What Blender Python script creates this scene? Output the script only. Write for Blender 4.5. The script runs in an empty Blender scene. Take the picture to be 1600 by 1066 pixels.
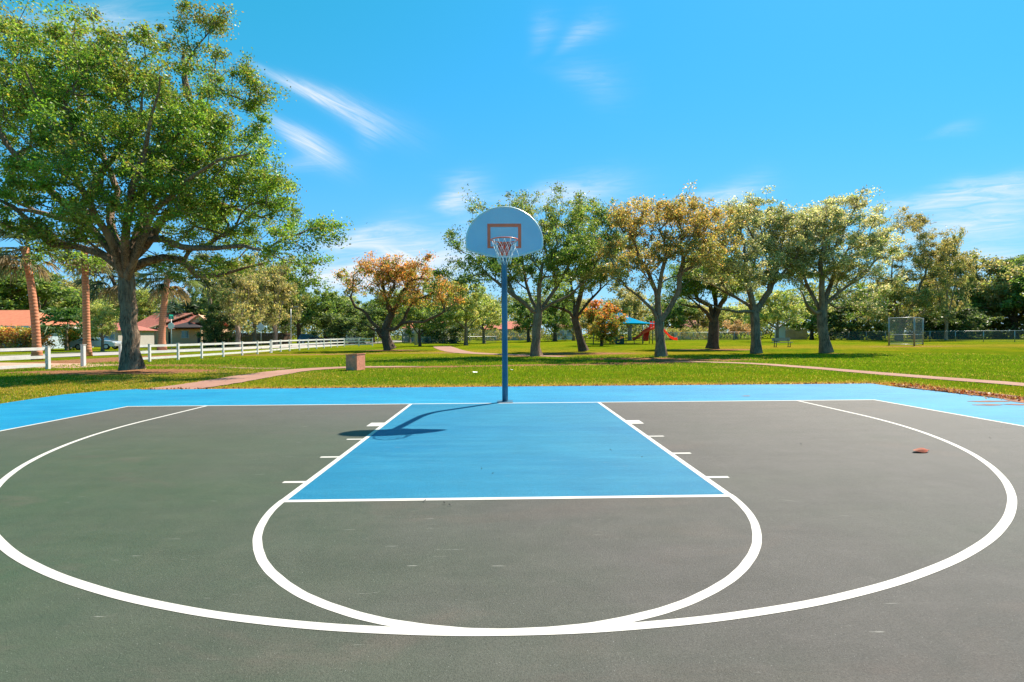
import bpy, bmesh, math, random
import numpy as np
from mathutils import Vector, Matrix

scene = bpy.context.scene
C = scene.collection
R = math.radians

# ------------------------------------------------------------------ camera
FPX, YAW, PITCH, ROLL = 768.08, .0183, -.0137, .0064
CAM = np.array([-.0362, -10.1012, 1.4173])

def _axes():
    c, s = math.cos(YAW), math.sin(YAW)
    r = np.array([c, -s, 0.]); f = np.array([s, c, 0.]); u = np.array([0, 0, 1.])
    c, s = math.cos(PITCH), math.sin(PITCH)
    f1 = c*f + s*u; u1 = -s*f + c*u
    c, s = math.cos(ROLL), math.sin(ROLL)
    return c*r - s*u1, s*r + c*u1, f1
AX_R, AX_U, AX_F = _axes()

cam_d = bpy.data.cameras.new('camera')
cam = bpy.data.objects.new('camera', cam_d); C.objects.link(cam)
m = Matrix.Identity(4)
for i in range(3):
    m[i][0] = AX_R[i]; m[i][1] = AX_U[i]; m[i][2] = -AX_F[i]; m[i][3] = CAM[i]
cam.matrix_world = m
cam_d.sensor_fit = 'HORIZONTAL'; cam_d.sensor_width = 36
cam_d.lens = FPX/1600*36
cam_d.clip_start = .05; cam_d.clip_end = 3000
scene.camera = cam

# ------------------------------------------------------------------ exposure, sun, sky
scene.view_settings.view_transform = 'Standard'
scene.view_settings.look = 'None'
scene.view_settings.gamma = 1
scene.view_settings.exposure = 1.15
scene.cycles.max_bounces = 5; scene.cycles.diffuse_bounces = 3; scene.cycles.glossy_bounces = 2; scene.cycles.transmission_bounces = 3
SUN_EL, SUN_AZ = R(53), R(44.7)

sun_d = bpy.data.lights.new('sun', 'SUN')
sun_d.energy = 5.0; sun_d.angle = R(.5); sun_d.color = (1, .90, .74)
sun = bpy.data.objects.new('sun', sun_d); C.objects.link(sun)
sdir = Vector((math.sin(SUN_AZ)*math.cos(SUN_EL), math.cos(SUN_AZ)*math.cos(SUN_EL), math.sin(SUN_EL)))
sun.rotation_euler = sdir.to_track_quat('Z', 'Y').to_euler()
sun.location = (30, 30, 60)

world = bpy.data.worlds.new('World'); scene.world = world
world.use_nodes = True
wt = world.node_tree; wt.nodes.clear()

class NT:
    """tiny helper to write node graphs"""
    def __init__(s, tree): s.t = tree
    def n(s, typ, ins=None, **kw):
        nd = s.t.nodes.new(typ)
        for k, v in kw.items(): setattr(nd, k, v)
        if ins:
            for k, v in ins.items():
                sock = nd.inputs[k]
                if isinstance(v, bpy.types.NodeSocket): s.t.links.new(v, sock)
                else: sock.default_value = v
        return nd
    def math(s, op, a, b=None, c=None, clamp=False):
        nd = s.t.nodes.new('ShaderNodeMath'); nd.operation = op; nd.use_clamp = clamp
        for i, v in enumerate((a, b, c)):
            if v is None: continue
            if isinstance(v, bpy.types.NodeSocket): s.t.links.new(v, nd.inputs[i])
            else: nd.inputs[i].default_value = v
        return nd.outputs[0]
    def mix(s, fac, a, b, blend='MIX'):
        nd = s.t.nodes.new('ShaderNodeMix'); nd.data_type = 'RGBA'; nd.blend_type = blend
        for i, v in ((0, fac), (6, a), (7, b)):
            if isinstance(v, bpy.types.NodeSocket): s.t.links.new(v, nd.inputs[i])
            else: nd.inputs[i].default_value = v if i == 0 else (*v[:3], 1)
        return nd.outputs[2]
    def noise(s, vec, scale, detail=4, rough=.55, dist=0, col=False):
        nd = s.n('ShaderNodeTexNoise', {'Scale': scale, 'Detail': detail, 'Roughness': rough, 'Distortion': dist})
        if vec is not None: s.t.links.new(vec, nd.inputs['Vector'])
        return nd.outputs[1 if col else 0]
    def mapr(s, v, a, b, c=0., d=1., smooth=False):
        nd = s.n('ShaderNodeMapRange', {0: v, 1: a, 2: b, 3: c, 4: d})
        nd.interpolation_type = 'SMOOTHSTEP' if smooth else 'LINEAR'
        return nd.outputs[0]
    def mapping(s, vec, scale=(1, 1, 1), rot=(0, 0, 0), loc=(0, 0, 0)):
        return s.n('ShaderNodeMapping', {'Vector': vec, 'Scale': scale, 'Rotation': rot, 'Location': loc}).outputs[0]

w = NT(wt)
sky = w.n('ShaderNodeTexSky', sky_type='NISHITA', sun_disc=False)
sky.sun_elevation = SUN_EL; sky.sun_rotation = SUN_AZ
sky.altitude = 0; sky.air_density = 1.0; sky.dust_density = .3; sky.ozone_density = 3.0
tc = w.n('ShaderNodeTexCoord')
sep = w.n('ShaderNodeSeparateXYZ', {0: tc.outputs['Generated']})
yy = w.math('MAXIMUM', sep.outputs[1], .05)
cu = w.math('DIVIDE', sep.outputs[0], yy)            # tangent-plane sky coordinates, south = +y
cv = w.math('DIVIDE', sep.outputs[2], yy)
ahead = w.math('GREATER_THAN', sep.outputs[1], .06)
# deep clear subtropical blue
hs = w.n('ShaderNodeHueSaturation', {'Hue': .478, 'Saturation': 1.32, 'Value': 1.25, 'Fac': 1.0, 'Color': sky.outputs[0]})
skycol = w.mix(1.0, hs.outputs[0], (.62, 1.12, 1.22), 'MULTIPLY')
ssp = w.n('ShaderNodeSeparateColor', {0: skycol})
def comp(ch, a, g): return w.math('MULTIPLY', w.math('POWER', w.math('MULTIPLY', ssp.outputs[ch], .105), g), a/.105)
skycol = w.n('ShaderNodeCombineColor', {0: comp(0, .31, .62), 1: comp(1, .655, .36), 2: w.math('MINIMUM', w.math('MULTIPLY', ssp.outputs[2], 1.14), 10.2)}).outputs[0]
uvw = w.n('ShaderNodeCombineXYZ', {0: cu, 1: cv, 2: 0.})

def fibre(ang, na, nb, seed):
    """streaky noise combed along one direction, shared by all wisps lying that way"""
    ca, sa = math.cos(ang), math.sin(ang)
    sp = w.n('ShaderNodeSeparateXYZ', {0: uvw.outputs[0]})
    a = w.math('ADD', w.math('MULTIPLY', sp.outputs[0], ca), w.math('MULTIPLY', sp.outputs[1], sa))
    b = w.math('SUBTRACT', w.math('MULTIPLY', sp.outputs[1], ca), w.math('MULTIPLY', sp.outputs[0], sa))
    cc = w.n('ShaderNodeCombineXYZ', {0: w.math('MULTIPLY', a, na), 1: w.math('MULTIPLY', b, nb), 2: seed})
    return w.mapr(w.noise(cc.outputs[0], 2.2, 8, .66, 1.2), .30, .68, .2, 1.)
FIB = [fibre(-.5, 3.5, 34, 1.), fibre(.08, 3.5, 26, 5.)]
BEND = w.math('SUBTRACT', w.noise(uvw.outputs[0], 5., 2, .5), .5)

def streak(u0, v0, ang, lx, ly, amp, taper=.5):
    """one cirrus wisp: soft ellipse along ang, broken up by streaky noise"""
    ca, sa = math.cos(ang), math.sin(ang)
    x, y = w.math('SUBTRACT', cu, u0), w.math('SUBTRACT', cv, v0)
    a = w.math('ADD', w.math('MULTIPLY', x, ca), w.math('MULTIPLY', y, sa))
    b = w.math('SUBTRACT', w.math('MULTIPLY', y, ca), w.math('MULTIPLY', x, sa))
    b2 = w.math('ADD', b, w.math('MULTIPLY', BEND, ly*1.8))
    wid = w.math('MULTIPLY', w.math('ADD', 1., w.math('MULTIPLY', a, taper/lx)), ly)
    wid = w.math('MAXIMUM', wid, ly*.2)
    da, db = w.math('DIVIDE', a, lx), w.math('DIVIDE', b2, wid)
    e = w.math('ADD', w.math('MULTIPLY', da, da), w.math('MULTIPLY', db, db))
    g = w.math('EXPONENT', w.math('MULTIPLY', e, -1.6))
    return w.math('MULTIPLY', w.math('MULTIPLY', g, FIB[0] if ang < -.3 else FIB[1]), amp)

def uv(px, py): return (px-786)/768., (522.6-py)/768.
def wisp(p, q, ly, amp, **k):
    (u0, v0), (u1, v1) = uv(*p), uv(*q)
    return streak((u0+u1)/2, (v0+v1)/2, math.atan2(v1-v0, u1-u0), math.hypot(u1-u0, v1-v0)/2*1.05, ly, amp, **k)
masks = [wisp((405, 105), (560, 190), .010, .6, taper=.3), wisp((430, 120), (625, 205), .026, .7, taper=.5),
         wisp((420, 180), (535, 258), .020, .95, taper=.4), wisp((560, 190), (600, 225), .03, .25), wisp((430, 255), (530, 250), .02, .25),
         wisp((480, 390), (640, 360), .024, .8), wisp((440, 440), (800, 395), .060, 1.0),
         wisp((590, 385), (660, 408), .014, .9), wisp((480, 430), (640, 418), .03, .8), wisp((680, 322), (740, 310), .028, .75),
         wisp((690, 285), (770, 300), .035, .3), wisp((780, 312), (980, 298), .030, .7),
         wisp((1060, 314), (1200, 294), .026, .6), wisp((1360, 338), (1660, 296), .034, .8, taper=.3),
         wisp((1380, 378), (1660, 335), .030, .75), wisp((1420, 412), (1660, 392), .04, .55), wisp((1500, 292), (1660, 280), .02, .4),
         wisp((830, 85), (870, 25), .03, .2), wisp((875, 85), (950, 30), .026, .32), wisp((1460, 215), (1540, 195), .014, .2),
         wisp((60, 30), (270, 60), .06, .6), wisp((860, 110), (980, 140), .04, .18)]
tot = masks[0]
for q in masks[1:]: tot = w.math('ADD', tot, q)
low = w.math('MULTIPLY', w.math('EXPONENT', w.math('MULTIPLY', w.math('MAXIMUM', cv, 0.), -6.5)), .42)
tot = w.math('MULTIPLY', w.math('MINIMUM', w.math('ADD', tot, low), .92), ahead)
skycl = w.mix(tot, skycol, (8.4, 8.9, 9.7))
bg = w.n('ShaderNodeBackground', {'Color': skycl, 'Strength': .0505})
wo = w.n('ShaderNodeOutputWorld', {0: bg.outputs[0]})

# ------------------------------------------------------------------ helpers
def ray(x, y): return AX_F + AX_R*(x-800)/FPX - AX_U*(y-533)/FPX
def G(x, y, z=0.):
    d = ray(x, y); return CAM + d*((z-CAM[2])/d[2])
def atY(x, y, Y):
    d = ray(x, y); return CAM + d*((Y-CAM[1])/d[1])

def tag(o, label=None, cat=None, group=None, kind=None):
    if label: o['label'] = label
    if cat: o['category'] = cat
    if group: o['group'] = group
    if kind: o['kind'] = kind
    return o

def thing(name, loc, label, cat, group=None, rz=0.):
    o = bpy.data.objects.new(name, None); C.objects.link(o)
    o.empty_display_size = .3
    o.location = [float(v) for v in loc]; o.rotation_euler = (0, 0, rz)
    return tag(o, label, cat, group)

def np_mesh(name, verts, quads, mat, parent=None, smooth=False, col=None):
    verts = np.asarray(verts, np.float32); quads = np.asarray(quads, np.int32)
    k = quads.shape[1]
    me = bpy.data.meshes.new(name)
    me.vertices.add(len(verts)); me.vertices.foreach_set('co', verts.ravel())
    me.loops.add(quads.size); me.loops.foreach_set('vertex_index', quads.ravel())
    me.polygons.add(len(quads))
    me.polygons.foreach_set('loop_start', np.arange(0, quads.size, k, dtype=np.int32))
    me.polygons.foreach_set('loop_total', np.full(len(quads), k, np.int32))
    if smooth: me.polygons.foreach_set('use_smooth', np.ones(len(quads), bool))
    if col is not None:
        a = me.color_attributes.new('tint', 'FLOAT_COLOR', 'POINT')
        c4 = np.ones((len(verts), 4), np.float32); c4[:, :3] = col
        a.data.foreach_set('color', c4.ravel())
    me.update(calc_edges=True)
    me.materials.append(mat)
    o = bpy.data.objects.new(name, me); C.objects.link(o)
    if parent: o.parent = parent
    return o

class MB:
    """collects shapes and links them as one mesh object"""
    def __init__(s): s.bm = bmesh.new()
    def box(s, lo, hi, bev=0., rot=None):
        lo, hi = Vector(lo), Vector(hi)
        r = bmesh.ops.create_cube(s.bm, size=1)
        vs = r['verts']
        for v in vs:
            v.co = Vector(((lo[i]+hi[i])/2 + v.co[i]*(hi[i]-lo[i]) for i in range(3)))
        if bev > 0:
            es = list({e for v in vs for e in v.link_edges})
            rr = bmesh.ops.bevel(s.bm, geom=es, offset=bev, segments=2, affect='EDGES')
            vs = list({v for f in rr['faces'] for v in f.verts} | {v for v in vs if v.is_valid})
        if rot:
            bmesh.ops.transform(s.bm, matrix=rot, verts=vs)
        return s
    def poly(s, pts):
        s.bm.faces.new([s.bm.verts.new(p) for p in pts]); return s
    def prism(s, pts, vec):
        """closed solid: polygon pts swept by vec"""
        a = [s.bm.verts.new(p) for p in pts]
        b = [s.bm.verts.new(Vector(p)+Vector(vec)) for p in pts]
        n = len(a)
        s.bm.faces.new(a[::-1]); s.bm.faces.new(b)
        for i in range(n): s.bm.faces.new([a[i], a[(i+1) % n], b[(i+1) % n], b[i]])
        return s
    def tube(s, pts, rad, k=12, cap=True, closed=False):
        pts = [Vector(p) for p in pts]; n = len(pts)
        rads = rad if isinstance(rad, (list, tuple)) else [rad]*n
        rings = []; nrm = None
        for i, p in enumerate(pts):
            if closed: t = pts[(i+1) % n]-pts[i-1]
            else: t = pts[min(i+1, n-1)]-pts[max(i-1, 0)]
            t.normalize()
            if nrm is None:
                nrm = t.orthogonal().normalized()
            else:
                nrm = (nrm - t*nrm.dot(t)).normalized()
            bi = t.cross(nrm)
            rings.append([s.bm.verts.new(p+(nrm*math.cos(a)+bi*math.sin(a))*rads[i]) for a in [2*math.pi*j/k for j in range(k)]])
        m = n if closed else n-1
        for i in range(m):
            A, B = rings[i], rings[(i+1) % n]
            for j in range(k):
                f = s.bm.faces.new([A[j], A[(j+1) % k], B[(j+1) % k], B[j]]); f.smooth = True
        if cap and not closed:
            s.bm.faces.new(rings[0][::-1]); s.bm.faces.new(rings[-1])
        return s
    def build(s, name, mat, parent=None, loc=None):
        me = bpy.data.meshes.new(name)
        bmesh.ops.recalc_face_normals(s.bm, faces=s.bm.faces)
        s.bm.to_mesh(me); s.bm.free()
        me.materials.append(mat)
        o = bpy.data.objects.new(name, me); C.objects.link(o)
        if parent: o.parent = parent
        if loc is not None: o.location = [float(v) for v in loc]
        return o

def copy_thing(root, loc, rz=0., sc=None, label=None):
    r = root.copy(); C.objects.link(r)
    r.location = [float(v) for v in loc]; r.rotation_euler = (0, 0, rz)
    if sc is not None: r.scale = sc if hasattr(sc, '__len__') else (sc, sc, sc)
    if label: r['label'] = label
    for ch in list(root.children):
        c = ch.copy(); C.objects.link(c); c.parent = r
        for g in list(ch.children):
            d = g.copy(); C.objects.link(d); d.parent = c
    return r

# ------------------------------------------------------------------ materials
def mat_new(name):
    m = bpy.data.materials.new(name); m.use_nodes = True
    m.node_tree.nodes.clear(); return m, NT(m.node_tree)
def finish(t, shader):
    t.n('ShaderNodeOutputMaterial', {0: shader})
def simple(name, col, rough=.6, metal=0., var=.12, nscale=6., bump=0., bscale=40., spec=.5, coat=0.):
    m, t = mat_new(name)
    oc = t.n('ShaderNodeTexCoord').outputs['Object']
    nz = t.noise(oc, nscale, 5, .6)
    f = t.mapr(nz, .25, .75, 1-var, 1+var)
    c = t.mix(1., col, t.n('ShaderNodeCombineXYZ', {0: f, 1: f, 2: f}).outputs[0], 'MULTIPLY')
    b = t.n('ShaderNodeBsdfPrincipled', {'Base Color': c, 'Roughness': rough, 'Metallic': metal, 'Specular IOR Level': spec, 'Coat Weight': coat})
    if bump > 0:
        bn = t.n('ShaderNodeBump', {'Height': t.noise(oc, bscale, 5, .6), 'Strength': bump, 'Distance': .02})
        t.t.links.new(bn.outputs[0], b.inputs['Normal'])
    finish(t, b.outputs[0]); return m

def leaf_mat(name, transl=.35, rough=.45, gloss=.35):
    m, t = mat_new(name)
    at = t.n('ShaderNodeAttribute', attribute_name='tint')
    b = t.n('ShaderNodeBsdfPrincipled', {'Base Color': at.outputs[0], 'Roughness': rough, 'Specular IOR Level': gloss})
    tcol = t.mix(1., at.outputs[0], (1.25, 1.22, .7), 'MULTIPLY')
    tr = t.n('ShaderNodeBsdfTranslucent', {'Color': tcol})
    mx = t.n('ShaderNodeMixShader', {0: transl, 1: b.outputs[0], 2: tr.outputs[0]})
    finish(t, mx.outputs[0]); return m

def bark_mat(name, dark, light, scale=1., bump=.6):
    m, t = mat_new(name)
    oc = t.n('ShaderNodeTexCoord').outputs['Object']
    st = t.mapping(oc, (14*scale, 14*scale, 2.2*scale))
    n1 = t.noise(st, 1., 6, .65, 1.2)
    n2 = t.noise(oc, 1.3, 4, .6)
    f = t.mapr(n1, .36, .64)
    c = t.mix(f, dark, light)
    c = t.mix(t.mapr(n2, .45, .75, 0., .45), c, tuple(min(1., v*1.7+.02) for v in light))
    b = t.n('ShaderNodeBsdfPrincipled', {'Base Color': c, 'Roughness': .9, 'Specular IOR Level': .2})
    bn = t.n('ShaderNodeBump', {'Height': n1, 'Strength': bump, 'Distance': .10})
    t.t.links.new(bn.outputs[0], b.inputs['Normal'])
    finish(t, b.outputs[0]); return m

M = {}
M['leaf'] = leaf_mat('leaf', .5)
M['grassblade'] = leaf_mat('grassblade', .45, .8, .1)
M['bark_oak'] = bark_mat('bark_oak', (.045, .028, .02), (.36, .25, .175), 1.0, .9)
M['bark_grey'] = bark_mat('bark_grey', (.08, .053, .036), (.31, .215, .15), 1.2, .6)
M['bark_dark'] = bark_mat('bark_dark', (.04, .027, .02), (.15, .10, .072), 1.2, .6)
M['bark_pink'] = bark_mat('bark_pink', (.13, .085, .065), (.33, .25, .2), 1.2, .5)
M['white_paint'] = simple('white_paint', (.60, .59, .58), .5, var=.16, nscale=4)
M['bollard_paint'] = simple('bollard_paint', (.72, .56, .48), .6, var=.15, nscale=5)
M['red_paint'] = simple('red_paint', (.62, .045, .012), .45, var=.18, nscale=14)
M['rim_paint'] = simple('rim_paint', (.97, .15, .06), .35, var=.15, nscale=20)
M['net'] = simple('net', (.78, .79, .8), .8, var=.1, nscale=30)
M['galv'] = simple('galv', (.36, .37, .38), .45, .7, var=.15, nscale=9)
M['concrete_pole'] = simple('concrete_pole', (.42, .40, .38), .9, var=.2, nscale=2, bump=.3)
M['tyre'] = simple('tyre', (.02, .02, .02), .8)
M['rim_alloy'] = simple('rim_alloy', (.5, .5, .52), .3, .8)
M['glass_dark'] = simple('glass_dark', (.025, .03, .035), .08, var=.05, spec=.8)
M['car_navy'] = simple('car_navy', (.03, .045, .085), .25, .2, var=.03, coat=.7)
M['car_silver'] = simple('car_silver', (.5, .53, .57), .3, .5, var=.03, coat=.7)
M['car_white'] = simple('car_white', (.76, .76, .76), .3, var=.03, coat=.7)
M['car_grey'] = simple('car_grey', (.16, .17, .18), .3, .4, var=.03, coat=.7)
M['lamp_glass'] = simple('lamp_glass', (.7, .7, .68), .15, var=.03, spec=.8)
M['stone_pink'] = simple('stone_pink', (.66, .25, .165), .85, var=.28, nscale=9, bump=.7, bscale=55)
M['metal_plate'] = simple('metal_plate', (.30, .28, .26), .5, .5, var=.25, nscale=12)
M['slide_red'] = simple('slide_red', (.90, .09, .05), .35, var=.1, nscale=4, coat=.2)
def plastic(name, col, tr):
    m, t = mat_new(name)
    b = t.n('ShaderNodeBsdfPrincipled', {'Base Color': (*col, 1), 'Roughness': .35})
    q = t.n('ShaderNodeBsdfTranslucent', {'Color': (*col, 1)})
    finish(t, t.n('ShaderNodeMixShader', {0: tr, 1: b.outputs[0], 2: q.outputs[0]}).outputs[0]); return m
M['slide_red'] = plastic('slide_red', (.95, .13, .07), .45)
M['canopy_blue'] = simple('canopy_blue', (.01, .20, .36), .95, var=.12, nscale=2, spec=.0)
M['play_green'] = simple('play_green', (.04, .14, .09), .5)
M['black_metal'] = simple('black_metal', (.03, .03, .03), .5)
M['bench_metal'] = simple('bench_metal', (.20, .22, .20), .7, .0, var=.15)
M['sign_green'] = simple('sign_green', (.0, .28, .2), .5)
M['sign_back'] = simple('sign_back', (.42, .44, .46), .5, .5)
M['sign_white'] = simple('sign_white', (.75, .75, .75), .5)
M['curb'] = simple('curb', (.52, .47, .42), .9, var=.15)
M['wood_fence'] = simple('wood_fence', (.16, .10, .07), .9, var=.35, nscale=2.5)
M['dead_leaf'] = simple('dead_leaf', (.34, .06, .02), .7, var=.4, nscale=25)
M['paper'] = simple('paper', (.8, .8, .78), .8)

def chainlink(name, a, col):
    """woven wire seen from afar: mostly open"""
    m, t = mat_new(name)
    oc = t.n('ShaderNodeTexCoord').outputs['Object']
    d = t.n('ShaderNodeBsdfPrincipled', {'Base Color': (*col, 1), 'Roughness': .5, 'Metallic': .4})
    tr = t.n('ShaderNodeBsdfTransparent')
    f = t.mapr(t.noise(oc, 1.2, 3, .5), .3, .7, a*.8, a*1.2)
    mx = t.n('ShaderNodeMixShader', {0: f, 1: tr.outputs[0], 2: d.outputs[0]})
    finish(t, mx.outputs[0]); return m
M['chainlink'] = chainlink('chainlink', .16, (.33, .33, .36))
M['chainlink_dense'] = chainlink('chainlink_dense', .34, (.30, .28, .30))

def court_mat(name, kind):
    m, t = mat_new(name)
    oc = t.n('ShaderNodeTexCoord').outputs['Object']
    big = t.noise(t.mapping(oc, (.35, .55, 1)), 1., 4, .6, .4)
    strk = t.noise(t.mapping(oc, (.6, 5., 1), (0, 0, .12)), 1., 6, .7, .4)
    mid = t.noise(oc, 3.2, 6, .7, .5)
    fine = t.noise(oc, 90., 3, .7)
    grain = t.noise(oc, 260., 2, .7)
    sx = t.n('ShaderNodeSeparateXYZ', {0: oc})
    if kind == 'green':
        # green acrylic coat, mixed to grey on the right-hand half and near the baseline
        grey_mix = t.math('ADD', t.mapr(sx.outputs[0], -4.5, 2.2, 0., 1., True), t.math('MULTIPLY', t.math('SUBTRACT', big, .5), 1.0), clamp=True)
        grey_mix = t.math('MAXIMUM', grey_mix, t.mapr(sx.outputs[1], -4.5, -.5, 0., .62, True))
        green = t.mix(t.mapr(mid, .35, .68), (0.038, 0.062, 0.035), (0.051, 0.069, 0.041))
        grey = t.mix(t.mapr(mid, .35, .68), (0.063, 0.059, 0.055), (0.076, 0.069, 0.066))
        c = t.mix(grey_mix, green, grey)
        pink = t.mapr(t.noise(t.mapping(oc, (.5, 1.2, 1), loc=(3, 1, 0)), 1., 5, .65, .6), .58, .74, 0., .5)
        c = t.mix(pink, c, (0.103, 0.077, 0.067))
        c = t.mix(t.mapr(sx.outputs[1], -6, 0, 0., .55), c, (0.096, 0.083, 0.076))
        rough = .62
    else:
        if kind == 'blue': lo, hi, pale, dk = (0.002, 0.125, 0.246), (0.009, 0.150, 0.259), (0.024, 0.163, 0.254), (0.003, 0.088, 0.169)
        else: lo, hi, pale, dk = (0.001, 0.158, 0.321), (0.006, 0.193, 0.341), (0.025, 0.214, 0.341), (0.003, 0.120, 0.240)
        c = t.mix(t.mapr(big, .35, .65), lo, hi)
        c = t.mix(t.mapr(strk, .45, .72, 0., .6), c, pale)
        c = t.mix(t.mapr(mid, .60, .75, 0., .3), c, dk)
        rough = .6
    k = t.math('ADD', t.mapr(strk, .25, .75, .90, 1.10), t.mapr(fine, .3, .7, -.20, .20))
    k = t.math('ADD', k, t.mapr(grain, .35, .65, -.22, .22))
    spk = t.mapr(t.noise(oc, 150., 1, .5), .74, .79, 0., .5)
    c = t.mix(1., c, t.n('ShaderNodeCombineXYZ', {0: k, 1: k, 2: k}).outputs[0], 'MULTIPLY')
    c = t.mix(spk, c, (.42, .42, .40))
    blot = t.mapr(t.noise(t.mapping(oc, (1, 1.6, 1)), 1.1, 7, .72, .8), .36, .64, .94, 1.06)
    c = t.mix(1., c, t.n('ShaderNodeCombineXYZ', {0: blot, 1: blot, 2: blot}).outputs[0], 'MULTIPLY')
    scr = t.math('MULTIPLY', t.mapr(t.noise(t.mapping(oc, (3.2, 46, 1), (0, 0, .9)), 1., 3, .6, .3), .69, .74, 0., 1.), t.mapr(t.noise(oc, .9, 2, .5), .46, .6, 0., .8))
    c = t.mix(scr, c, (.30, .29, .27))
    stain = t.mapr(t.noise(oc, 1.6, 6, .75, 1.5), .70, .76, 0., .35)
    c = t.mix(stain, c, (.06, .055, .05))
    b = t.n('ShaderNodeBsdfPrincipled', {'Base Color': c, 'Roughness': rough, 'Specular IOR Level': .2})
    bn = t.n('ShaderNodeBump', {'Height': t.math('ADD', grain, fine), 'Strength': .6, 'Distance': .006})
    t.t.links.new(bn.outputs[0], b.inputs['Normal'])
    finish(t, b.outputs[0]); return m
_ = 0
M['court_green'] = court_mat('court_green', 'green')
M['court_blue'] = court_mat('court_blue', 'blue')
M['apron_blue'] = court_mat('apron_blue', 'apron')

def line_mat():
    m, t = mat_new('court_line')
    oc = t.n('ShaderNodeTexCoord').outputs['Object']
    c = t.mix(t.mapr(t.noise(oc, 7., 6, .7), .35, .7), (.52, .49, .465), (.44, .415, .395))
    scuff = t.mapr(t.noise(t.mapping(oc, (1, 1, 1)), 34., 5, .8, .8), .62, .72, 0., .55)
    c = t.mix(scuff, c, (.25, .245, .235))
    b = t.n('ShaderNodeBsdfPrincipled', {'Base Color': c, 'Roughness': .6, 'Specular IOR Level': .3})
    finish(t, b.outputs[0]); return m
M['line'] = line_mat()

def path_mat():
    m, t = mat_new('path')
    oc = t.n('ShaderNodeTexCoord').outputs['Object']
    c = t.mix(t.mapr(t.noise(oc, .6, 5, .65), .35, .65), (0.269, 0.138, 0.105), (0.329, 0.187, 0.143))
    c = t.mix(t.mapr(t.noise(oc, 14., 4, .7), .5, .75, 0., .5), c, (0.143, 0.092, 0.074))
    b = t.n('ShaderNodeBsdfPrincipled', {'Base Color': c, 'Roughness': .9, 'Specular IOR Level': .2})
    bn = t.n('ShaderNodeBump', {'Height': t.noise(oc, 60., 3, .6), 'Strength': .4, 'Distance': .01})
    t.t.links.new(bn.outputs[0], b.inputs['Normal'])
    finish(t, b.outputs[0]); return m
M['path'] = path_mat()
M['asphalt'] = simple('asphalt', (.30, .265, .25), .9, var=.2, nscale=.8, bump=.3)
M['drive'] = simple('drive', (.42, .24, .17), .95, var=.35, nscale=.9, bump=.3)
M['dirt'] = simple('dirt', (.21, .085, .05), .95, var=.55, nscale=9, bump=.8, bscale=30)

def grass_mat():
    m, t = mat_new('grass_ground')
    oc = t.n('ShaderNodeTexCoord').outputs['Object']
    at = t.n('ShaderNodeAttribute', attribute_name='tint')
    sp = t.n('ShaderNodeSeparateColor', {0: at.outputs[0]})     # r = dirt, g = dryness
    big = t.noise(oc, .12, 5, .6, .4)
    mid = t.noise(oc, .9, 5, .65, .6)
    fin = t.noise(t.mapping(oc, (1, .55, 1)), 13., 5, .75)
    c = t.mix(t.mapr(big, .42, .58), (0.066, 0.129, 0.005), (0.129, 0.159, 0.005))
    c = t.mix(t.mapr(mid, .40, .70, 0., .6), c, (0.178, 0.169, 0.005))
    dry = t.math('ADD', sp.outputs[1], t.math('MULTIPLY', t.math('SUBTRACT', mid, .5), .9), clamp=True)
    c = t.mix(t.math('MULTIPLY', dry, .9), c, (0.344, 0.190, 0.033))
    weed = t.mapr(t.noise(oc, .55, 6, .72, 1.1), .60, .70, 0., .6)
    c = t.mix(weed, c, (0.202, 0.138, 0.033))
    k = t.mapr(fin, .25, .75, .5, 1.45)
    c = t.mix(1., c, t.n('ShaderNodeCombineXYZ', {0: k, 1: k, 2: k}).outputs[0], 'MULTIPLY')
    fr = t.noise(oc, 2.4, 6, .75, .7)
    dirt = t.mapr(t.math('ADD', sp.outputs[0], t.math('MULTIPLY', t.math('SUBTRACT', fr, .5), 1.3)), .42, .62)
    dc = t.mix(t.mapr(fin, .3, .7), (0.167, 0.072, 0.036), (0.376, 0.190, 0.109))
    c = t.mix(dirt, c, dc)
    b = t.n('ShaderNodeBsdfPrincipled', {'Base Color': c, 'Roughness': 1., 'Specular IOR Level': 0.})
    bn = t.n('ShaderNodeBump', {'Height': t.math('ADD', fin, t.noise(oc, 45., 3, .7)), 'Strength': .9, 'Distance': .06})
    t.t.links.new(bn.outputs[0], b.inputs['Normal'])
    finish(t, b.outputs[0]); return m
M['grass'] = grass_mat()

# ------------------------------------------------------------------ ground sheet
def smooth_noise(x, y, seed, sc):
    r = np.random.RandomState(seed); out = 0
    for k in range(6):
        a, b, ph = r.uniform(-1, 1), r.uniform(-1, 1), r.uniform(0, 6.28)
        out = out + np.sin((a*x+b*y)*sc*(1+.5*k)+ph)/(1+.4*k)
    return out/2.5

DIRT = []       # (x, y, rx, ry, amount)
for (px, py, rx, ry, a) in [(205, 580, 4.2, 1.8, 1.1), (100, 580, 3.5, 1.2, .8), (838, 556, 3.5, 1.8, .8), (905, 552, 5, 2.2, .95), (990, 560, 4.5, 1.6, .9),
                            (1080, 562, 4.5, 1.5, 1.), (1113, 546, 5., 2.6, .9), (1170, 572, 3, .6, .6), (608, 547, 3.5, 2.2, .8), (560, 552, 6, 1.6, .5),
                            (690, 551, 6, 1.5, .6), (450, 554, 7, .9, .8), (300, 571, 6, .6, .7), (640, 573, 4., .7, .85), (760, 571, 5, .6, .8), (900, 569, 5, .7, .9), (1030, 566, 5, .7, .95), (640, 560, 5, 1.2, .5), (1300, 552, 3, 1.2, .5),
                            (1181, 553, 2.5, 1.2, .5), (1430, 541, 9, 1.6, .6), (760, 562, 4, 1, .55), (250, 570, 5, 1., .7)]:
    g = G(px, py); DIRT.append((g[0], g[1], rx, ry, a*1.12))
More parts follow.
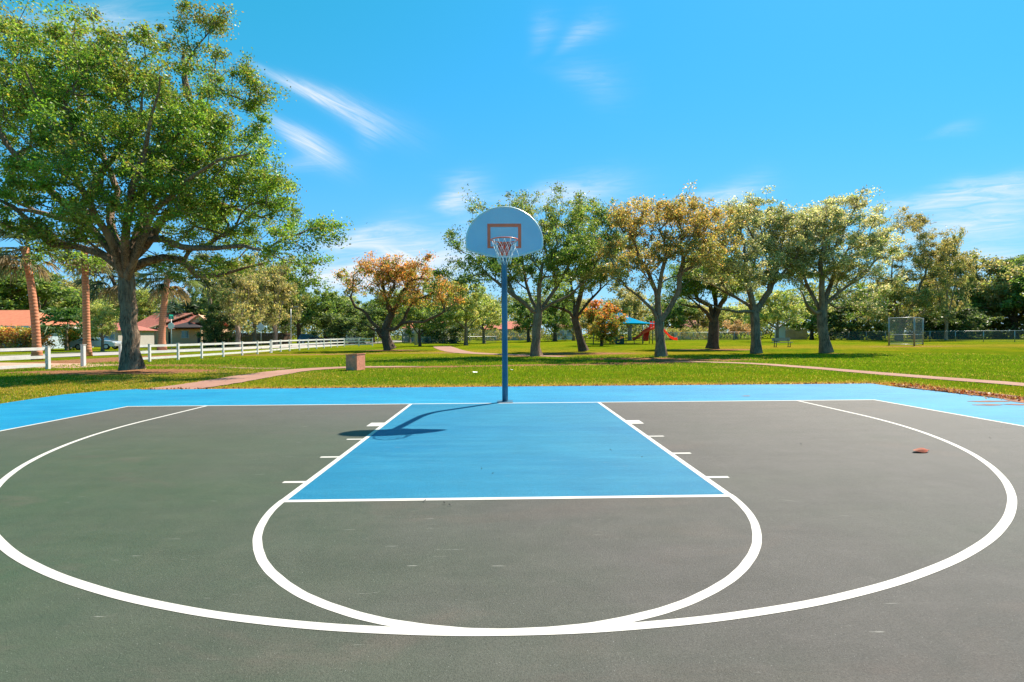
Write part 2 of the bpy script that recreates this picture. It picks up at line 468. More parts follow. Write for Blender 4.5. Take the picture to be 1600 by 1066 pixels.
def dirt_at(x, y):
    d = np.zeros_like(x)
    for (cx, cy, rx, ry, a) in DIRT:
        d = np.maximum(d, a*np.exp(-((x-cx)/rx)**2-((y-cy)/ry)**2))
    # verge along the fence and the strip between fence and road
    d = np.maximum(d, .95*np.exp(-((x+25)/3.6)**2)*(1/(1+np.exp((y-30)/3))))
    d = np.maximum(d, .45*np.exp(-((x+20.4)/.8)**2))
    return d
AP_L, AP_R, AP_T = -9.95, 10.55, 3.22
def dry_at(x, y):
    ex = np.maximum(np.maximum(AP_L-x, x-AP_R), 0); ey = np.maximum(y-AP_T, 0)
    e = np.hypot(ex, ey)
    d = np.exp(-(e/.85)**2)*1.25
    d = np.maximum(d, .42*np.exp(-((y-38)/7)**2)*(x > 20))
    d = np.maximum(d, .5*np.exp(-((x-5)/14)**2-((y-26)/6)**2)*(.6+.5*smooth_noise(x, y, 14, .5)))
    d = np.maximum(d, .55*np.exp(-((x+13)/6)**2-((y-6)/5)**2))
    d = np.maximum(d, .45*np.exp(-((x+6)/12)**2-((y-32)/5)**2))
    return np.clip(d + .12*smooth_noise(x, y, 4, .25), 0, 1)

def geo(a, b, n): return np.sign(a)*np.geomspace(abs(a), abs(b), n)
xs = np.concatenate([geo(-900, -62, 12), np.arange(-60, 80.1, .6), geo(82, 900, 12)])
ys = np.concatenate([geo(-600, -22, 8), np.arange(-20, 2, 2.), np.arange(2, 75.1, .5), geo(77, 1500, 14)])
gx, gy = np.meshgrid(xs, ys)
nx, ny = len(xs), len(ys)
gz = np.full_like(gx, -.03)
ii = (np.arange(ny-1)[:, None]*nx+np.arange(nx-1)[None]).ravel()
quads = np.stack([ii, ii+1, ii+nx+1, ii+nx], 1)
colr = np.stack([dirt_at(gx, gy).ravel(), dry_at(gx, gy).ravel(), np.zeros(gx.size)], 1)
tag(np_mesh('ground', np.stack([gx.ravel(), gy.ravel(), gz.ravel()], 1), quads, M['grass'], col=colr), kind='structure')

# ------------------------------------------------------------------ court
def sheet(name, pts, z, mat, thick=None):
    b = MB()
    if thick: b.prism([(x, y, z-thick) for x, y in pts], (0, 0, thick))
    else: b.poly([(x, y, z) for x, y in pts])
    return tag(b.build(name, mat), kind='structure')

rng = np.random.RandomState(3)
# blue apron with slightly ragged edge against the turf
edge = []
for x in np.arange(AP_L+.4, AP_R-.3, .35): edge.append((x, AP_T+rng.uniform(-.015, .015)))
def gl(L): return [tuple(G(*p)[:2]) for p in L]
right = gl([(1366, 600), (1409, 606), (1450, 610), (1488, 614.5), (1545, 621), (1599, 627.5)])
right += [(right[-1][0]+.1, -4), (right[-1][0]+.15, -24)]
left = gl([(0, 631), (50, 623.5), (100, 616.5), (160, 611), (200, 608.8), (214, 608)])
left = [(left[0][0]-.5, -24), (left[0][0]-.35, -3)]+left
sheet('court_apron', edge+right+left, 0., M['apron_blue'], .12)
SLL, SLR = -7.66, 7.70
sheet('court_surface', [(SLL, 0), (SLR, 0), (SLR, -22), (SLL, -22)], .0015, M['court_green'])
KW, FT, CR = 1.93, -5.85, 1.935
sheet('court_key', [(-KW, -.02), (KW, -.02), (KW, FT), (-KW, FT)], .0022, M['court_blue'])
LW = .058
lines = MB(); zl = .0030
def lrect(x0, y0, x1, y1, dz=0.): lines.poly([(x0, y0, zl+dz), (x1, y0, zl+dz), (x1, y1, zl+dz), (x0, y1, zl+dz)])
lrect(SLL-LW/2, -LW/2, SLR+LW/2, LW/2)                       # baseline
lrect(SLL-LW/2, -22, SLL+LW/2, -LW/2); lrect(SLR-LW/2, -22, SLR+LW/2, -LW/2)
lrect(-KW-.03, FT, -KW+.03, -LW/2); lrect(KW-.03, FT, KW+.03, -LW/2)
lrect(-KW-.03, FT-LW, KW+.03, FT)
def arc(cx, cy, r, a0, a1, wd, n=180, dz=0.):
    vs = []
    for i in range(n+1):
        a = a0+(a1-a0)*i/n; wob = .0012*math.sin(a*23+r)+.0008*math.sin(a*61+2*r)
        vs.append([lines.bm.verts.new((cx+math.cos(a)*q, cy+math.sin(a)*q, zl+dz)) for q in (r-wd/2+wob, r+wd/2+wob*.6)])
    for i in range(n): lines.bm.faces.new([vs[i][0], vs[i][1], vs[i+1][1], vs[i+1][0]])
arc(0, FT, CR, math.pi, 2*math.pi, LW, dz=.0003)
RA, YA = 6.07, -1.715
arc(0, YA, RA, math.pi, 2*math.pi, LW, 300, dz=.0006)
lrect(-RA-LW/2, YA, -RA+LW/2, -LW/2); lrect(RA-LW/2, YA, RA+LW/2, -LW/2)
for s in (-1, 1):
    for yc, hw in ((-2.29, .15), (-3.39, .027), (-4.36, .027), (-5.33, .027)):
        a, b = s*(KW+.03), s*(KW+.03+.21)
        lrect(min(a, b), yc-hw, max(a, b), yc+hw)
tag(lines.build('court_markings', M['line']), kind='structure')

# brick coloured walking paths, laid 2 cm above the soil
def ribbon(name, pts, mat, z, widths):
    pts = [np.array(p[:2]) for p in pts]
    # catmull-rom resample
    out, wo_ = [], []
    P = [2*pts[0]-pts[1]]+pts+[2*pts[-1]-pts[-2]]
    for i in range(1, len(P)-2):
        for k in range(10):
            t = k/10.
            out.append(.5*((2*P[i])+(-P[i-1]+P[i+1])*t+(2*P[i-1]-5*P[i]+4*P[i+1]-P[i+2])*t*t+(-P[i-1]+3*P[i]-3*P[i+1]+P[i+2])*t**3))
            wo_.append(widths[i-1]*(1-t)+widths[i]*t)
    out.append(pts[-1]); wo_.append(widths[-1])
    r = np.random.RandomState(len(pts)); b = MB(); prev = None
    for i, p in enumerate(out):
        d = out[min(i+1, len(out)-1)]-out[max(i-1, 0)]; d = d/np.hypot(*d); n = np.array([-d[1], d[0]])
        a = p+n*(wo_[i]/2+r.uniform(-.05, .05)); c = p-n*(wo_[i]/2+r.uniform(-.05, .05))
        va, vc = b.bm.verts.new((*a, z)), b.bm.verts.new((*c, z))
        if prev: b.bm.faces.new([prev[0], va, vc, prev[1]])
        prev = (va, vc)
    return tag(b.build(name, mat), kind='structure')
PATHS = []
p1 = [(-9.1, 3.3), (-8.9, 5.2), (-8.9, 8.0), (-8.6, 10.4), (-7.2, 12.0), (-5.2, 12.3), (-3.6, 12.2)]
ribbon('path', p1, M['path'], -.012, [1.5, 1.5, 1.6, 1.4, 1.2, .8, .25])
p4 = [(8.2, 14.9), (9.8, 14.2), (11.6, 12.5), (12.5, 9.5), (13.2, 5.5), (14., 2.5), (14.6, -2), (14.8, -9)]
ribbon('path', p4, M['path'], -.012, [.3, .8]+[.95]*6)
PATHS += [(p1, .75), (p4, .5)]
p2 = [G(690, 541), G(697, 544), G(712, 548.5), G(738, 551.5), G(800, 554), G(880, 557)]
ribbon('path', p2, M['path'], -.013, [2.2, 2.2, 1.9, 1.6, 1.3, 1.1]); PATHS.append((p2, .9))
p3 = [G(345, 573), G(400, 575), G(450, 575)]
ribbon('path', p3, M['path'], -.014, [.5, .6, .9])
# road beyond the fence, verge and kerbs
rd = [(-46, -18), (-41.5, 5), (-37, 22), (-33.6, 36), (-30.5, 50), (-28.0, 66), (-26, 85), (-24, 120)]
ribbon('road', rd, M['asphalt'], -.016, [8.2]*8)
for s, nm in ((-1, 'kerb'), (1, 'kerb')):
    ribbon(nm, [(x+s*4.25, y) for x, y in rd], M['curb'], .05, [.3]*8)
ribbon('driveway', [(-19.6, 14.6), (-25, 15.6), (-34.5, 17.5)], M['drive'], -.018, [3., 3.6, 5.])

# fallen leaves and soil washed over the court edge on the right
def blob(cx, cy, rx, ry, seed, n=28):
    r = np.random.RandomState(seed); ph = r.uniform(0, 6.28, 4)
    return [(cx+rx*math.cos(a)*(1+.18*math.sin(3*a+ph[0])+.12*math.sin(5*a+ph[1])+.08*math.sin(9*a+ph[2])),
             cy+ry*math.sin(a)*(1+.2*math.sin(2*a+ph[2])+.12*math.sin(6*a+ph[3]))) for a in np.linspace(0, 2*math.pi, n, endpoint=False)]
for i, (px, py, rx, ry) in enumerate([(1545, 627.5, .42, .11), (1545, 633, .30, .07), (1588, 632.5, .20, .09), (1166, 619, .1, .04)]):
    g = G(px, py); sheet('soil_patch', blob(g[0], g[1], rx, ry, i+5), .004, M['dirt'])
pts = []
r = np.random.RandomState(9)
inner = [(10.45-.02+.10*math.sin(y*2.1)+.07*math.sin(y*5.3+1)-.10*max(0, 2.6-y)*.35+r.uniform(-.03, .03), y) for y in np.arange(2.75, -7, -.16)]
outer = [(AP_R+.42+.12*math.sin(y*1.7)+r.uniform(-.05, .05)+.05*max(0, 2-y), y) for y in np.arange(-7, 2.75, .2)]
sheet('soil_edge', inner+outer+[(AP_R+.1, 2.9)], .0055, M['dirt'], .05)
sheet('soil_joint', [(x, AP_T+.03+.015*math.sin(x*5)+r.uniform(0, .05)) for x in np.arange(AP_R-.2, AP_L+.2, -.3)]+[(x, AP_T-.004+r.uniform(-.012, .01)) for x in np.arange(AP_L+.2, AP_R-.2, .25)], .0045, M['dirt'])

# ------------------------------------------------------------------ basketball hoop
def hoop_paint(name, lo, hi):
    m, t = mat_new(name)
    oc = t.n('ShaderNodeTexCoord').outputs['Object']
    nz = t.noise(t.mapping(oc, (6, 6, 1.2)), 1., 5, .65)
    c = t.mix(t.mapr(nz, .35, .7), lo, hi)
    c = t.mix(t.mapr(t.noise(oc, 22., 5, .75), .66, .74, 0., .5), c, (.16, .17, .17))
    b = t.n('ShaderNodeBsdfPrincipled', {'Base Color': c, 'Roughness': .38, 'Metallic': .25, 'Specular IOR Level': .5})
    finish(t, b.outputs[0]); return m
M['pole_blue'] = hoop_paint('pole_blue', (.028, .105, .19), (.065, .18, .27))
def board_mat():
    m, t = mat_new('board_grey')
    oc = t.n('ShaderNodeTexCoord').outputs['Object']
    c = t.mix(t.mapr(t.noise(oc, 2.5, 5, .65), .35, .7), (.40, .56, .76), (.46, .62, .80))
    c = t.mix(t.mapr(t.noise(t.mapping(oc, (9, 9, 1.2)), 1., 6, .75), .58, .72, 0., .30), c, (.33, .47, .65))
    c = t.mix(t.mapr(t.noise(oc, 16., 6, .8, .6), .68, .73, 0., .6), c, (.30, .33, .36))
    b = t.n('ShaderNodeBsdfPrincipled', {'Base Color': c, 'Roughness': .5, 'Specular IOR Level': .4})
    finish(t, b.outputs[0]); return m
M['board'] = board_mat()
M['board_edge'] = simple('board_edge', (.62, .66, .68), .4, .4, var=.1)

hoop = thing('basketball_hoop', (0, .22, 0), 'basketball hoop on a bent blue pole with a grey fan-shaped backboard', 'basketball hoop')
HY = -.22                                   # world y -> local y
b = MB()
pp = [(0, 0, 0), (0, 0, .5), (0, 0, 1.2), (0, 0, 2.0), (0, 0, 2.25)]
for i in range(1, 9):
    a = i/8*R(62); rr = .62
    pp.append((0, -rr*(1-math.cos(a)), 2.25+rr*math.sin(a)))
ly, lz = pp[-1][1], pp[-1][2]
for q in (.3, .65, 1.): pp.append((0, ly+(-1.36-ly)*q, lz+(3.17-lz)*q))
b.tube(pp, .0615, 20); b.build('pole', M['pole_blue'], hoop)
b = MB(); b.box((-.16, -.16, 0.), (.16, .16, .012)); b.build('base_plate', M['pole_blue'], hoop)
# fan shaped board, local z0 = bottom
BY = -1.44; BZ = 2.815
half = [(0., .900), (.12, .892), (.24, .862), (.36, .806), (.47, .730), (.56, .636), (.63, .530), (.672, .425), (.690, .335), (.690, .20), (.682, .155), (.655, .125), (.60, .108), (.45, .068), (.30, .028), (.22, .006), (.16, 0.)]
outl = [(-x, z) for x, z in half[::-1]]+half[1:]
def ofs(o, d):
    cx, cz = 0, .42
    return [(x-(x-cx)/max(.01, math.hypot(x-cx, z-cz))*d, z-(z-cz)/max(.01, math.hypot(x-cx, z-cz))*d) for x, z in o]
b = MB(); b.prism([(x, BY, BZ+z) for x, z in ofs(outl, .014)], (0, .035, 0)); board = b.build('backboard', M['board'], hoop)
b = MB(); b.tube([(x, BY+.016, BZ+z) for x, z in ofs(outl, .010)], .021, 8, closed=True); b.build('edge_trim', M['board_edge'], board)
tq = MB(); yf = BY-.003
for x0, z0, x1, z1 in ((-.305, .155, -.248, .595), (.248, .155, .305, .595), (-.248, .535, .248, .595), (-.248, .155, -.19, .185), (.19, .155, .248, .185)):
    tq.poly([(x0, yf, BZ+z0), (x1, yf, BZ+z0), (x1, yf, BZ+z1), (x0, yf, BZ+z1)])
def worn_red():
    m, t = mat_new('target_red')
    oc = t.n('ShaderNodeTexCoord').outputs['Object']
    c = t.mix(t.mapr(t.noise(oc, 5, 4, .6), .3, .7), (.97, .15, .07), (.98, .20, .10))
    c = t.mix(t.mapr(t.noise(oc, 26., 6, .8, .8), .66, .70), c, (.4, .46, .52))
    finish(t, t.n('ShaderNodeBsdfPrincipled', {'Base Color': c, 'Roughness': .5}).outputs[0]); return m
tq.build('target_square', worn_red(), board)
# back brace
b = MB()
for s in (-1, 1):
    b.tube([(s*.04, -1.30, 3.10), (s*.33, BY+.05, BZ+.62)], .018, 8)
    b.tube([(s*.04, -1.24, 3.06), (s*.30, BY+.05, BZ+.16)], .018, 8)
    b.box((s*.33-.04, BY+.036, BZ+.1), (s*.33+.04, BY+.056, BZ+.7))
b.build('back_brace', M['galv'], hoop)
# ring, bracket
RC = Vector((0, BY-.152-.229, 3.045))
b = MB(); b.tube([(RC.x+.229*math.cos(a), RC.y+.229*math.sin(a), RC.z) for a in np.linspace(0, 2*math.pi, 48, endpoint=False)], .0105, 10, closed=True)
rim = b.build('rim', M['rim_paint'], hoop)
b = MB()
b.prism([(-.115, BY-.012, 3.04), (.115, BY-.012, 3.04), (.085, BY-.012, 2.835), (-.085, BY-.012, 2.835)], (0, -.012, 0))
b.prism([(-.115, BY-.024, 3.052), (.115, BY-.024, 3.052), (.115, BY-.024, 3.036), (-.115, BY-.024, 3.036)], (0, -.15, 0))
for s in (-1, 1):
    b.prism([(s*.085, BY-.024, 3.036), (s*.085, BY-.165, 3.036), (s*.06, BY-.024, 2.85)], (s*.008, 0, 0))
    b.tube([(s*.10, BY-.03, 3.0), (s*.205, RC.y+.10, 3.04)], .009, 8)
for i in range(5):
    x = -.06+.03*i
    b.box((x-.004, BY-.034, 2.86), (x+.004, BY-.0235, 3.03))
b.build('bracket', M['rim_paint'], rim)
b = MB(); nk = 12
def net_r(z):                                    # radius of the net against depth below the ring
    f = z/.48; return .215-.115*min(1, f*1.25)+.02*max(0, f-.7)
rng = random.Random(4)
levels = [0., .11, .21, .31, .40]
nodes = {}
for li, z in enumerate(levels):
    for k in range(nk):
        a = 2*math.pi*(k+(.5 if li % 2 else 0))/nk
        j = rng.uniform(-.012, .012)
        nodes[li, k] = Vector((RC.x+(net_r(z)+j)*math.cos(a), RC.y+(net_r(z)+j)*math.sin(a), RC.z-.012-z+rng.uniform(-.012, .012)))
for li in range(len(levels)-1):
    for k in range(nk):
        o = [k, (k-1) % nk] if li % 2 == 0 else [k, (k+1) % nk]
        for q in o:
            A, B = nodes[li, k], nodes[li+1, q]
            if rng.random() < .06: continue
            mid = (A+B)/2+Vector((rng.uniform(-.01, .01), rng.uniform(-.01, .01), -.008))
            b.tube([A, mid, B], .0036, 5)
b.tube([(.15, RC.y-.1, 2.96), (.205, RC.y-.05, 2.87), (.235, RC.y-.02, 2.80), (.24, RC.y, 2.72)], .005, 5)
b.build('net', M['net'], hoop)

# ------------------------------------------------------------------ trees
def basis(n, rs):
    v = rs.normal(size=(n, 3)); v[:, 2] += .45
    v /= np.linalg.norm(v, axis=1)[:, None]
    u = rs.normal(size=(n, 3)); u -= v*(u*v).sum(1)[:, None]; u /= np.linalg.norm(u, axis=1)[:, None]
    return u, np.cross(v, u)

def leaves(name, pos, length, width, col, parent, rs, mat=None):
    n = len(pos); u, s = basis(n, rs)
    L = (length*rs.uniform(.65, 1.3, n))[:, None]*.5; W = (width*rs.uniform(.7, 1.25, n))[:, None]*.5
    v = np.stack([pos-u*L, pos+s*W-u*L*.1, pos+u*L, pos-s*W-u*L*.1], 1).reshape(-1, 3)
    q = np.arange(4*n).reshape(n, 4)
    return np_mesh(name, v, q, mat or M['leaf'], parent, col=np.repeat(col, 4, 0))

def palette(pos, cid, rs, cols, weights=None, hi=None, zr=(0, 1), var=.36):
    """leaf colours: clump by clump choice from cols; hi = colours taking over high in the crown (new growth, bloom, leaf sheen put into the colour)"""
    cols = np.array(cols, float); nc = cid.max()+1
    pick = rs.choice(len(cols), nc, p=weights)
    one = rs.choice(len(cols), len(pos), p=weights)
    use = np.where(rs.rand(len(pos)) < .6, pick[cid], one)
    c = cols[use]
    if hi is not None:
        hi = np.array(hi, float)
        f = np.clip((pos[:, 2]-zr[0])/(zr[1]-zr[0]), 0, 1)+rs.normal(size=nc)[cid]*.22
        k = (rs.rand(len(pos)) < f)
        c[k] = hi[rs.choice(len(hi), k.sum())]
    c = c*np.array((2.4, 2.25, 2.0))*rs.uniform(1-var, 1+var, (len(pos), 1))*rs.uniform(.92, 1.08, (len(pos), 3))*(1+.16*rs.normal(size=nc))[cid][:, None]
    return np.clip(c, .004, 1)

def skeleton(trunk, limbs, att, rs, bf=.45, step=.5, wob=.06):
    """trunk: list of points; limbs: polylines starting near the trunk; att: twig ends, each joined to the growing tree"""
    N = 60000
    P = np.zeros((N, 3)); par = np.full(N, -1); D = np.zeros(N); U = np.zeros((N, 3)); ok = np.zeros(N, bool); LT = np.zeros(N)
    n = 0
    def add(p, q, good):
        nonlocal n
        P[n] = p; par[n] = q
        if q >= 0:
            d = P[n]-P[q]; l = np.linalg.norm(d)+1e-9; D[n] = D[q]+l; U[n] = d/l
        else: U[n] = (0, 0, 1)
        ok[n] = good; n += 1; return n-1
    def line(pts, q, good0):
        for i in range(len(pts)-1):
            a, b = np.array(pts[i], float), np.array(pts[i+1], float)
            k = max(1, int(np.linalg.norm(b-a)/step))
            for j in range(1, k+1):
                p = a+(b-a)*j/k
                if j < k: p = p+rs.normal(size=3)*wob*.5
                q = add(p, q, good0)
        return q
    q = add(trunk[0], -1, False)
    line(trunk, q, False); ok[n-1] = True
    for lb in limbs:
        p0 = np.array(lb[0], float)
        i = int(np.argmin(np.linalg.norm(P[:n]-p0, axis=1)))
        n0 = n; line([P[i]]+list(lb[1:]), i, True); LT[n0:n] = np.linspace(1, .12, n-n0)
        # nothing sprouts from the first stretch of a limb
    fork = np.array(trunk[-1], float)
    order = np.argsort(np.linalg.norm(att-fork, axis=1)+rs.uniform(0, 1, len(att)))
    tips = []
    for ai in order:
        a = att[ai]
        d = np.linalg.norm(P[:n]-a, axis=1)
        cost = d+bf*D[:n]+np.where(ok[:n], 0, 4.)
        # avoid growing backwards
        cost = cost+np.maximum(0, -((a-P[:n])*U[:n]).sum(1))*1.2
        i = int(np.argmin(cost)); L = d[i]
        k = max(2, int(L/step))
        c = P[i]+U[i]*L*.38+rs.normal(size=3)*L*.06
        q = i; p0 = P[i].copy()
        for j in range(1, k+1):
            t = j/k
            p = p0*(1-t)**2+2*c*t*(1-t)+a*t*t
            if j < k: p = p+rs.normal(size=3)*wob*min(1, L)
            q = add(p, q, True)
        tips.append(q)
    return P[:n], par[:n], np.array(tips), LT[:n]

def branch_mesh(P, par, tips, R0, rtip, rs, flare=.38, LT=None):
    n = len(P); w = np.zeros(n)
    w[tips] += 1
    kids = [[] for _ in range(n)]
    for i in range(n):
        if par[i] >= 0: kids[par[i]].append(i)
    leafless = [i for i in range(n) if not kids[i] and w[i] == 0]
    for i in leafless: w[i] += 1
    for i in range(n-1, 0, -1): w[par[i]] += w[i]
    e = math.log(w[0])/math.log(R0/rtip)
    rad = np.maximum(rtip*w**(1/e)*.9, LT)
    z0 = P[0][2]
    rad = rad*(1+flare*np.exp(-np.maximum(0, P[:, 2]-z0)/(R0*1.1)))
    V, F, base = [], [], 0
    starts = [(0, None)]
    while starts:
        i, pr = starts.pop()
        ch = [] if pr is None else [pr]
        while True:
            ch.append(i)
            if not kids[i]: break
            ks = sorted(kids[i], key=lambda x: -w[x])
            for o in ks[1:]: starts.append((o, i))
            i = ks[0]
        if len(ch) < 2: continue
        pts = P[ch]; rr = rad[ch].copy()
        if pr is not None: rr[0] = min(rr[0], rr[1]*1.15)
        k = 16 if rr.max() > .2 else 9 if rr.max() > .07 else 5 if rr.max() > .03 else 3
        t = np.gradient(pts, axis=0); t /= np.linalg.norm(t, axis=1)[:, None]+1e-9
        nrm = np.cross(t[0], [.3, .9, .2]); nrm /= np.linalg.norm(nrm)
        ang = np.arange(k)*2*math.pi/k; ca, sa = np.cos(ang)[:, None], np.sin(ang)[:, None]
        lump = .93+(.07*rs.normal(size=k) if k > 8 else 0)
        for j in range(len(pts)):
            nrm = nrm-t[j]*nrm.dot(t[j]); nrm /= np.linalg.norm(nrm)
            bi = np.cross(t[j], nrm)
            rj = rr[j]*np.ones(k)*lump
            if k > 8: rj = rj*(1+.035*rs.normal(size=k))
            if pr is None and pts[j][2]-z0 < R0*3.5:            # buttressed root flare
                rj = rj*(1+.22*np.cos(5*ang+1.)*math.exp(-(pts[j][2]-z0)/(R0*1.2)))
            V.append(pts[j]+(nrm*ca+bi*sa)*rj[:, None])
        m = len(pts)
        idx = base+np.arange((m-1)*k).reshape(m-1, k)
        nx_ = np.roll(idx, -1, 1)
        F.append(np.stack([idx, nx_, nx_+k, idx+k], 2).reshape(-1, 4))
        base += m*k
    return np.concatenate(V), np.concatenate(F), rad, w

def in_lobes(lobes, n, rs, spread=.5, grow=1.08, shell=2.2, core_f=.30):
    vol = np.array([abs(l[3]*l[4]*l[5])**.8*(l[6] if len(l) > 6 else 1) for l in lobes]); vol /= vol.sum()
    N0 = n; n = max(8, int(n*core_f))
    which = rs.choice(len(lobes), n, p=vol)
    v = rs.normal(size=(n, 3)); v /= np.linalg.norm(v, axis=1)[:, None]
    rr = rs.rand(n)**(1/shell)
    out = rs.rand(n) < .14; rr[out] = rs.uniform(1., 1.17, out.sum())
    L = np.array([l[:6] for l in lobes])[which]
    core = L[:, :3]+v*rr[:, None]*L[:, 3:6]*grow
    k = rs.randint(n, size=N0-n)
    return np.concatenate([core, core[k]+rs.normal(size=(N0-n, 3))*spread*np.array([1, 1, .75])])

def make_tree(name, base, trunk, limbs, lobes, label, cat, bark, cols, seed, natt=200, per=110, leaf=(.16, .08), clump=.42,
              R0=.34, rtip=.012, weights=None, hi=None, zr=(0, 1), group=None, bf=.45, step=.5, var=.38, wob=.06, along=.35, flat=.7, limb=.36, core_f=.34):
    """all points given relative to base"""
    rs = np.random.RandomState(seed)
    root = thing(name, base, label, cat, group)
    att = in_lobes(lobes, natt, rs, spread=clump*1.25, core_f=core_f)
    P, par, tips, LT = skeleton(trunk, limbs, att, rs, bf, step, wob)
    V, F, rad, w = branch_mesh(P, par, tips, R0, rtip, rs, LT=LT*R0*limb)
    np_mesh('trunk', V, F, bark, root, smooth=True)
    # leaf clumps at twig ends, fewer along thin twigs
    thin = np.where((w <= 3) & (np.arange(len(P)) > 5))[0]
    ctr = P[tips]
    extra = thin[rs.rand(len(thin)) < along]
    ctr = np.concatenate([ctr, P[extra]])
    nc = len(ctr); cnt = rs.poisson(per*rs.uniform(.4, 1.5, nc)); cid = np.repeat(np.arange(nc), cnt)
    size = clump*rs.uniform(.45, 1.2, nc)
    off = rs.normal(size=(len(cid), 3))*np.array([1, 1, flat])*.62
    pos = ctr[cid]+off*size[cid][:, None]
    pos = pos[pos[:, 2] > .5] if False else pos
    col = palette(pos, cid, rs, cols, weights, hi, zr, var)
    leaves('crown', pos, leaf[0], leaf[1], col, root, rs)
    return root

class PX:
    """turn measured picture positions into metres around a tree standing at its own distance"""
    def __init__(s, bx, by):
        s.b = G(bx, by); s.b[2] = -.03; s.Y = s.b[1]
        s.k = (s.Y-CAM[1])/FPX
    def p(s, x, y, dy=0.): 
        return tuple(atY(x, y, s.Y+dy)-s.b)
    def line(s, pts, d0=0., d1=0.):
        n = len(pts)
        return [s.p(x, y, d0+(d1-d0)*i/max(1, n-1)) for i, (x, y) in enumerate(pts)]
    def lobe(s, x, y, rx, ry, dy=0., wgt=1., dep=None):
        c = s.p(x, y, dy); return (*c, rx*s.k, (dep or max(rx, ry)*s.k*.95), ry*s.k, wgt)

OAK = [(.065, .125, .018), (.09, .16, .022), (.05, .10, .02), (.12, .18, .03), (.10, .12, .03)]
# --- the big oak
X = PX(205, 580)
trunk = X.line([(206, 578), (203, 545), (200, 505), (198, 465), (197, 438)])
limbs = [X.line([(197, 440), (186, 418), (160, 398), (120, 385), (80, 382), (62, 366), (45, 345), (20, 322), (-20, 305), (-70, 280)], 0, -3.),
         X.line([(197, 440), (184, 408), (162, 378), (140, 352), (105, 343), (70, 334), (30, 318), (-10, 300), (-60, 250)], 0, 1.5),
         X.line([(160, 378), (125, 340), (95, 312), (65, 285), (40, 258), (10, 225), (-20, 170)], .8, -1.),
         X.line([(140, 352), (128, 325), (148, 288), (166, 258), (190, 232), (215, 190), (225, 130)], .5, -2.5),
         X.line([(197, 440), (190, 400), (178, 368), (172, 342), (185, 300), (160, 240), (130, 150), (100, 80)], 0, 2.),
         X.line([(197, 438), (206, 405), (207, 382), (216, 360), (224, 335), (222, 305), (238, 268), (270, 220), (300, 165), (335, 140), (385, 158)], 0, 2.5),
         X.line([(300, 165), (288, 120), (285, 70)], 2., 3.),
         X.line([(207, 384), (235, 374), (270, 380), (300, 388), (340, 388), (380, 384), (415, 391), (450, 372), (480, 360)], 0, -1.5),
         X.line([(200, 425), (225, 409), (255, 402), (282, 406), (308, 432), (345, 430), (385, 418), (425, 408)], 0, 1.6),
         X.line([(216, 362), (250, 345), (300, 318), (355, 322), (410, 340), (455, 325)], 0, 3.),
         X.line([(197, 438), (215, 390), (240, 330), (280, 290), (340, 250), (390, 240)], 0, -4.),
         X.line([(197, 438), (195, 380), (205, 300), (230, 220), (250, 120)], 0, -4.5),
         X.line([(197, 438), (175, 380), (130, 300), (80, 200), (40, 110)], 0, -4.5)]
lob = [X.lobe(*a) for a in [(60, 100, 105, 70, 0), (150, 150, 110, 80, -1.5), (10, 200, 100, 75, 1), (240, 200, 100, 85, -1), (305, 72, 62, 48, 2, .7), (350, 120, 55, 50, 2.5, .55),
       (388, 165, 36, 34, 2.5, .4), (330, 245, 90, 65, 0), (395, 285, 58, 46, 1), (432, 315, 36, 36, 0), (465, 352, 34, 34, -1), (450, 395, 45, 32, -1), (190, 270, 100, 50, -2.5),
       (110, 280, 80, 40, -3), (330, 335, 100, 45, 1), (380, 408, 50, 24, 1), (50, 355, 55, 26, -2, .6), (-60, 150, 100, 100, 0), (-90, 280, 80, 70, 0), (270, 320, 60, 34, -2),
       (492, 350, 20, 20, -1, .8), (490, 395, 22, 22, -1, .8), (310, 410, 40, 16, 1, .5), (408, 185, 24, 26, 2.5, .5), (296, 38, 36, 18, 2, .5), (470, 415, 36, 30, 0, .7), (428, 440, 34, 16, 0, .5), (60, 384, 60, 20, -1, .7), (110, 398, 45, 14, 1, .5), (10, 340, 50, 25, -3, .7), (140, 330, 60, 30, -3, .6), (330, 40, 40, 26, 2.5, .6), (395, 120, 30, 40, 2.5, .6), (25, 40, 55, 26, 1, .7), (85, 28, 36, 20, 2, .7), (160, 38, 24, 20, 2, .5), (270, 430, 35, 16, -1, .5),
       (100, 360, 40, 16, -1, .5), (230, 130, 60, 50, 0), (370, 350, 60, 30, 2)]]
make_tree('oak_tree', X.b, trunk, limbs, lob, 'huge spreading oak with a thick furrowed trunk left of the blue court', 'tree',
          M['bark_oak'], OAK, 11, natt=1350, per=112, leaf=(.115, .06), clump=.38, R0=.36, rtip=.011, bf=.35, step=.45, along=.3, limb=.5, core_f=.55,
          hi=[(.10, .10, .025), (.13, .11, .03), (.06, .09, .02)], zr=(9, 19))

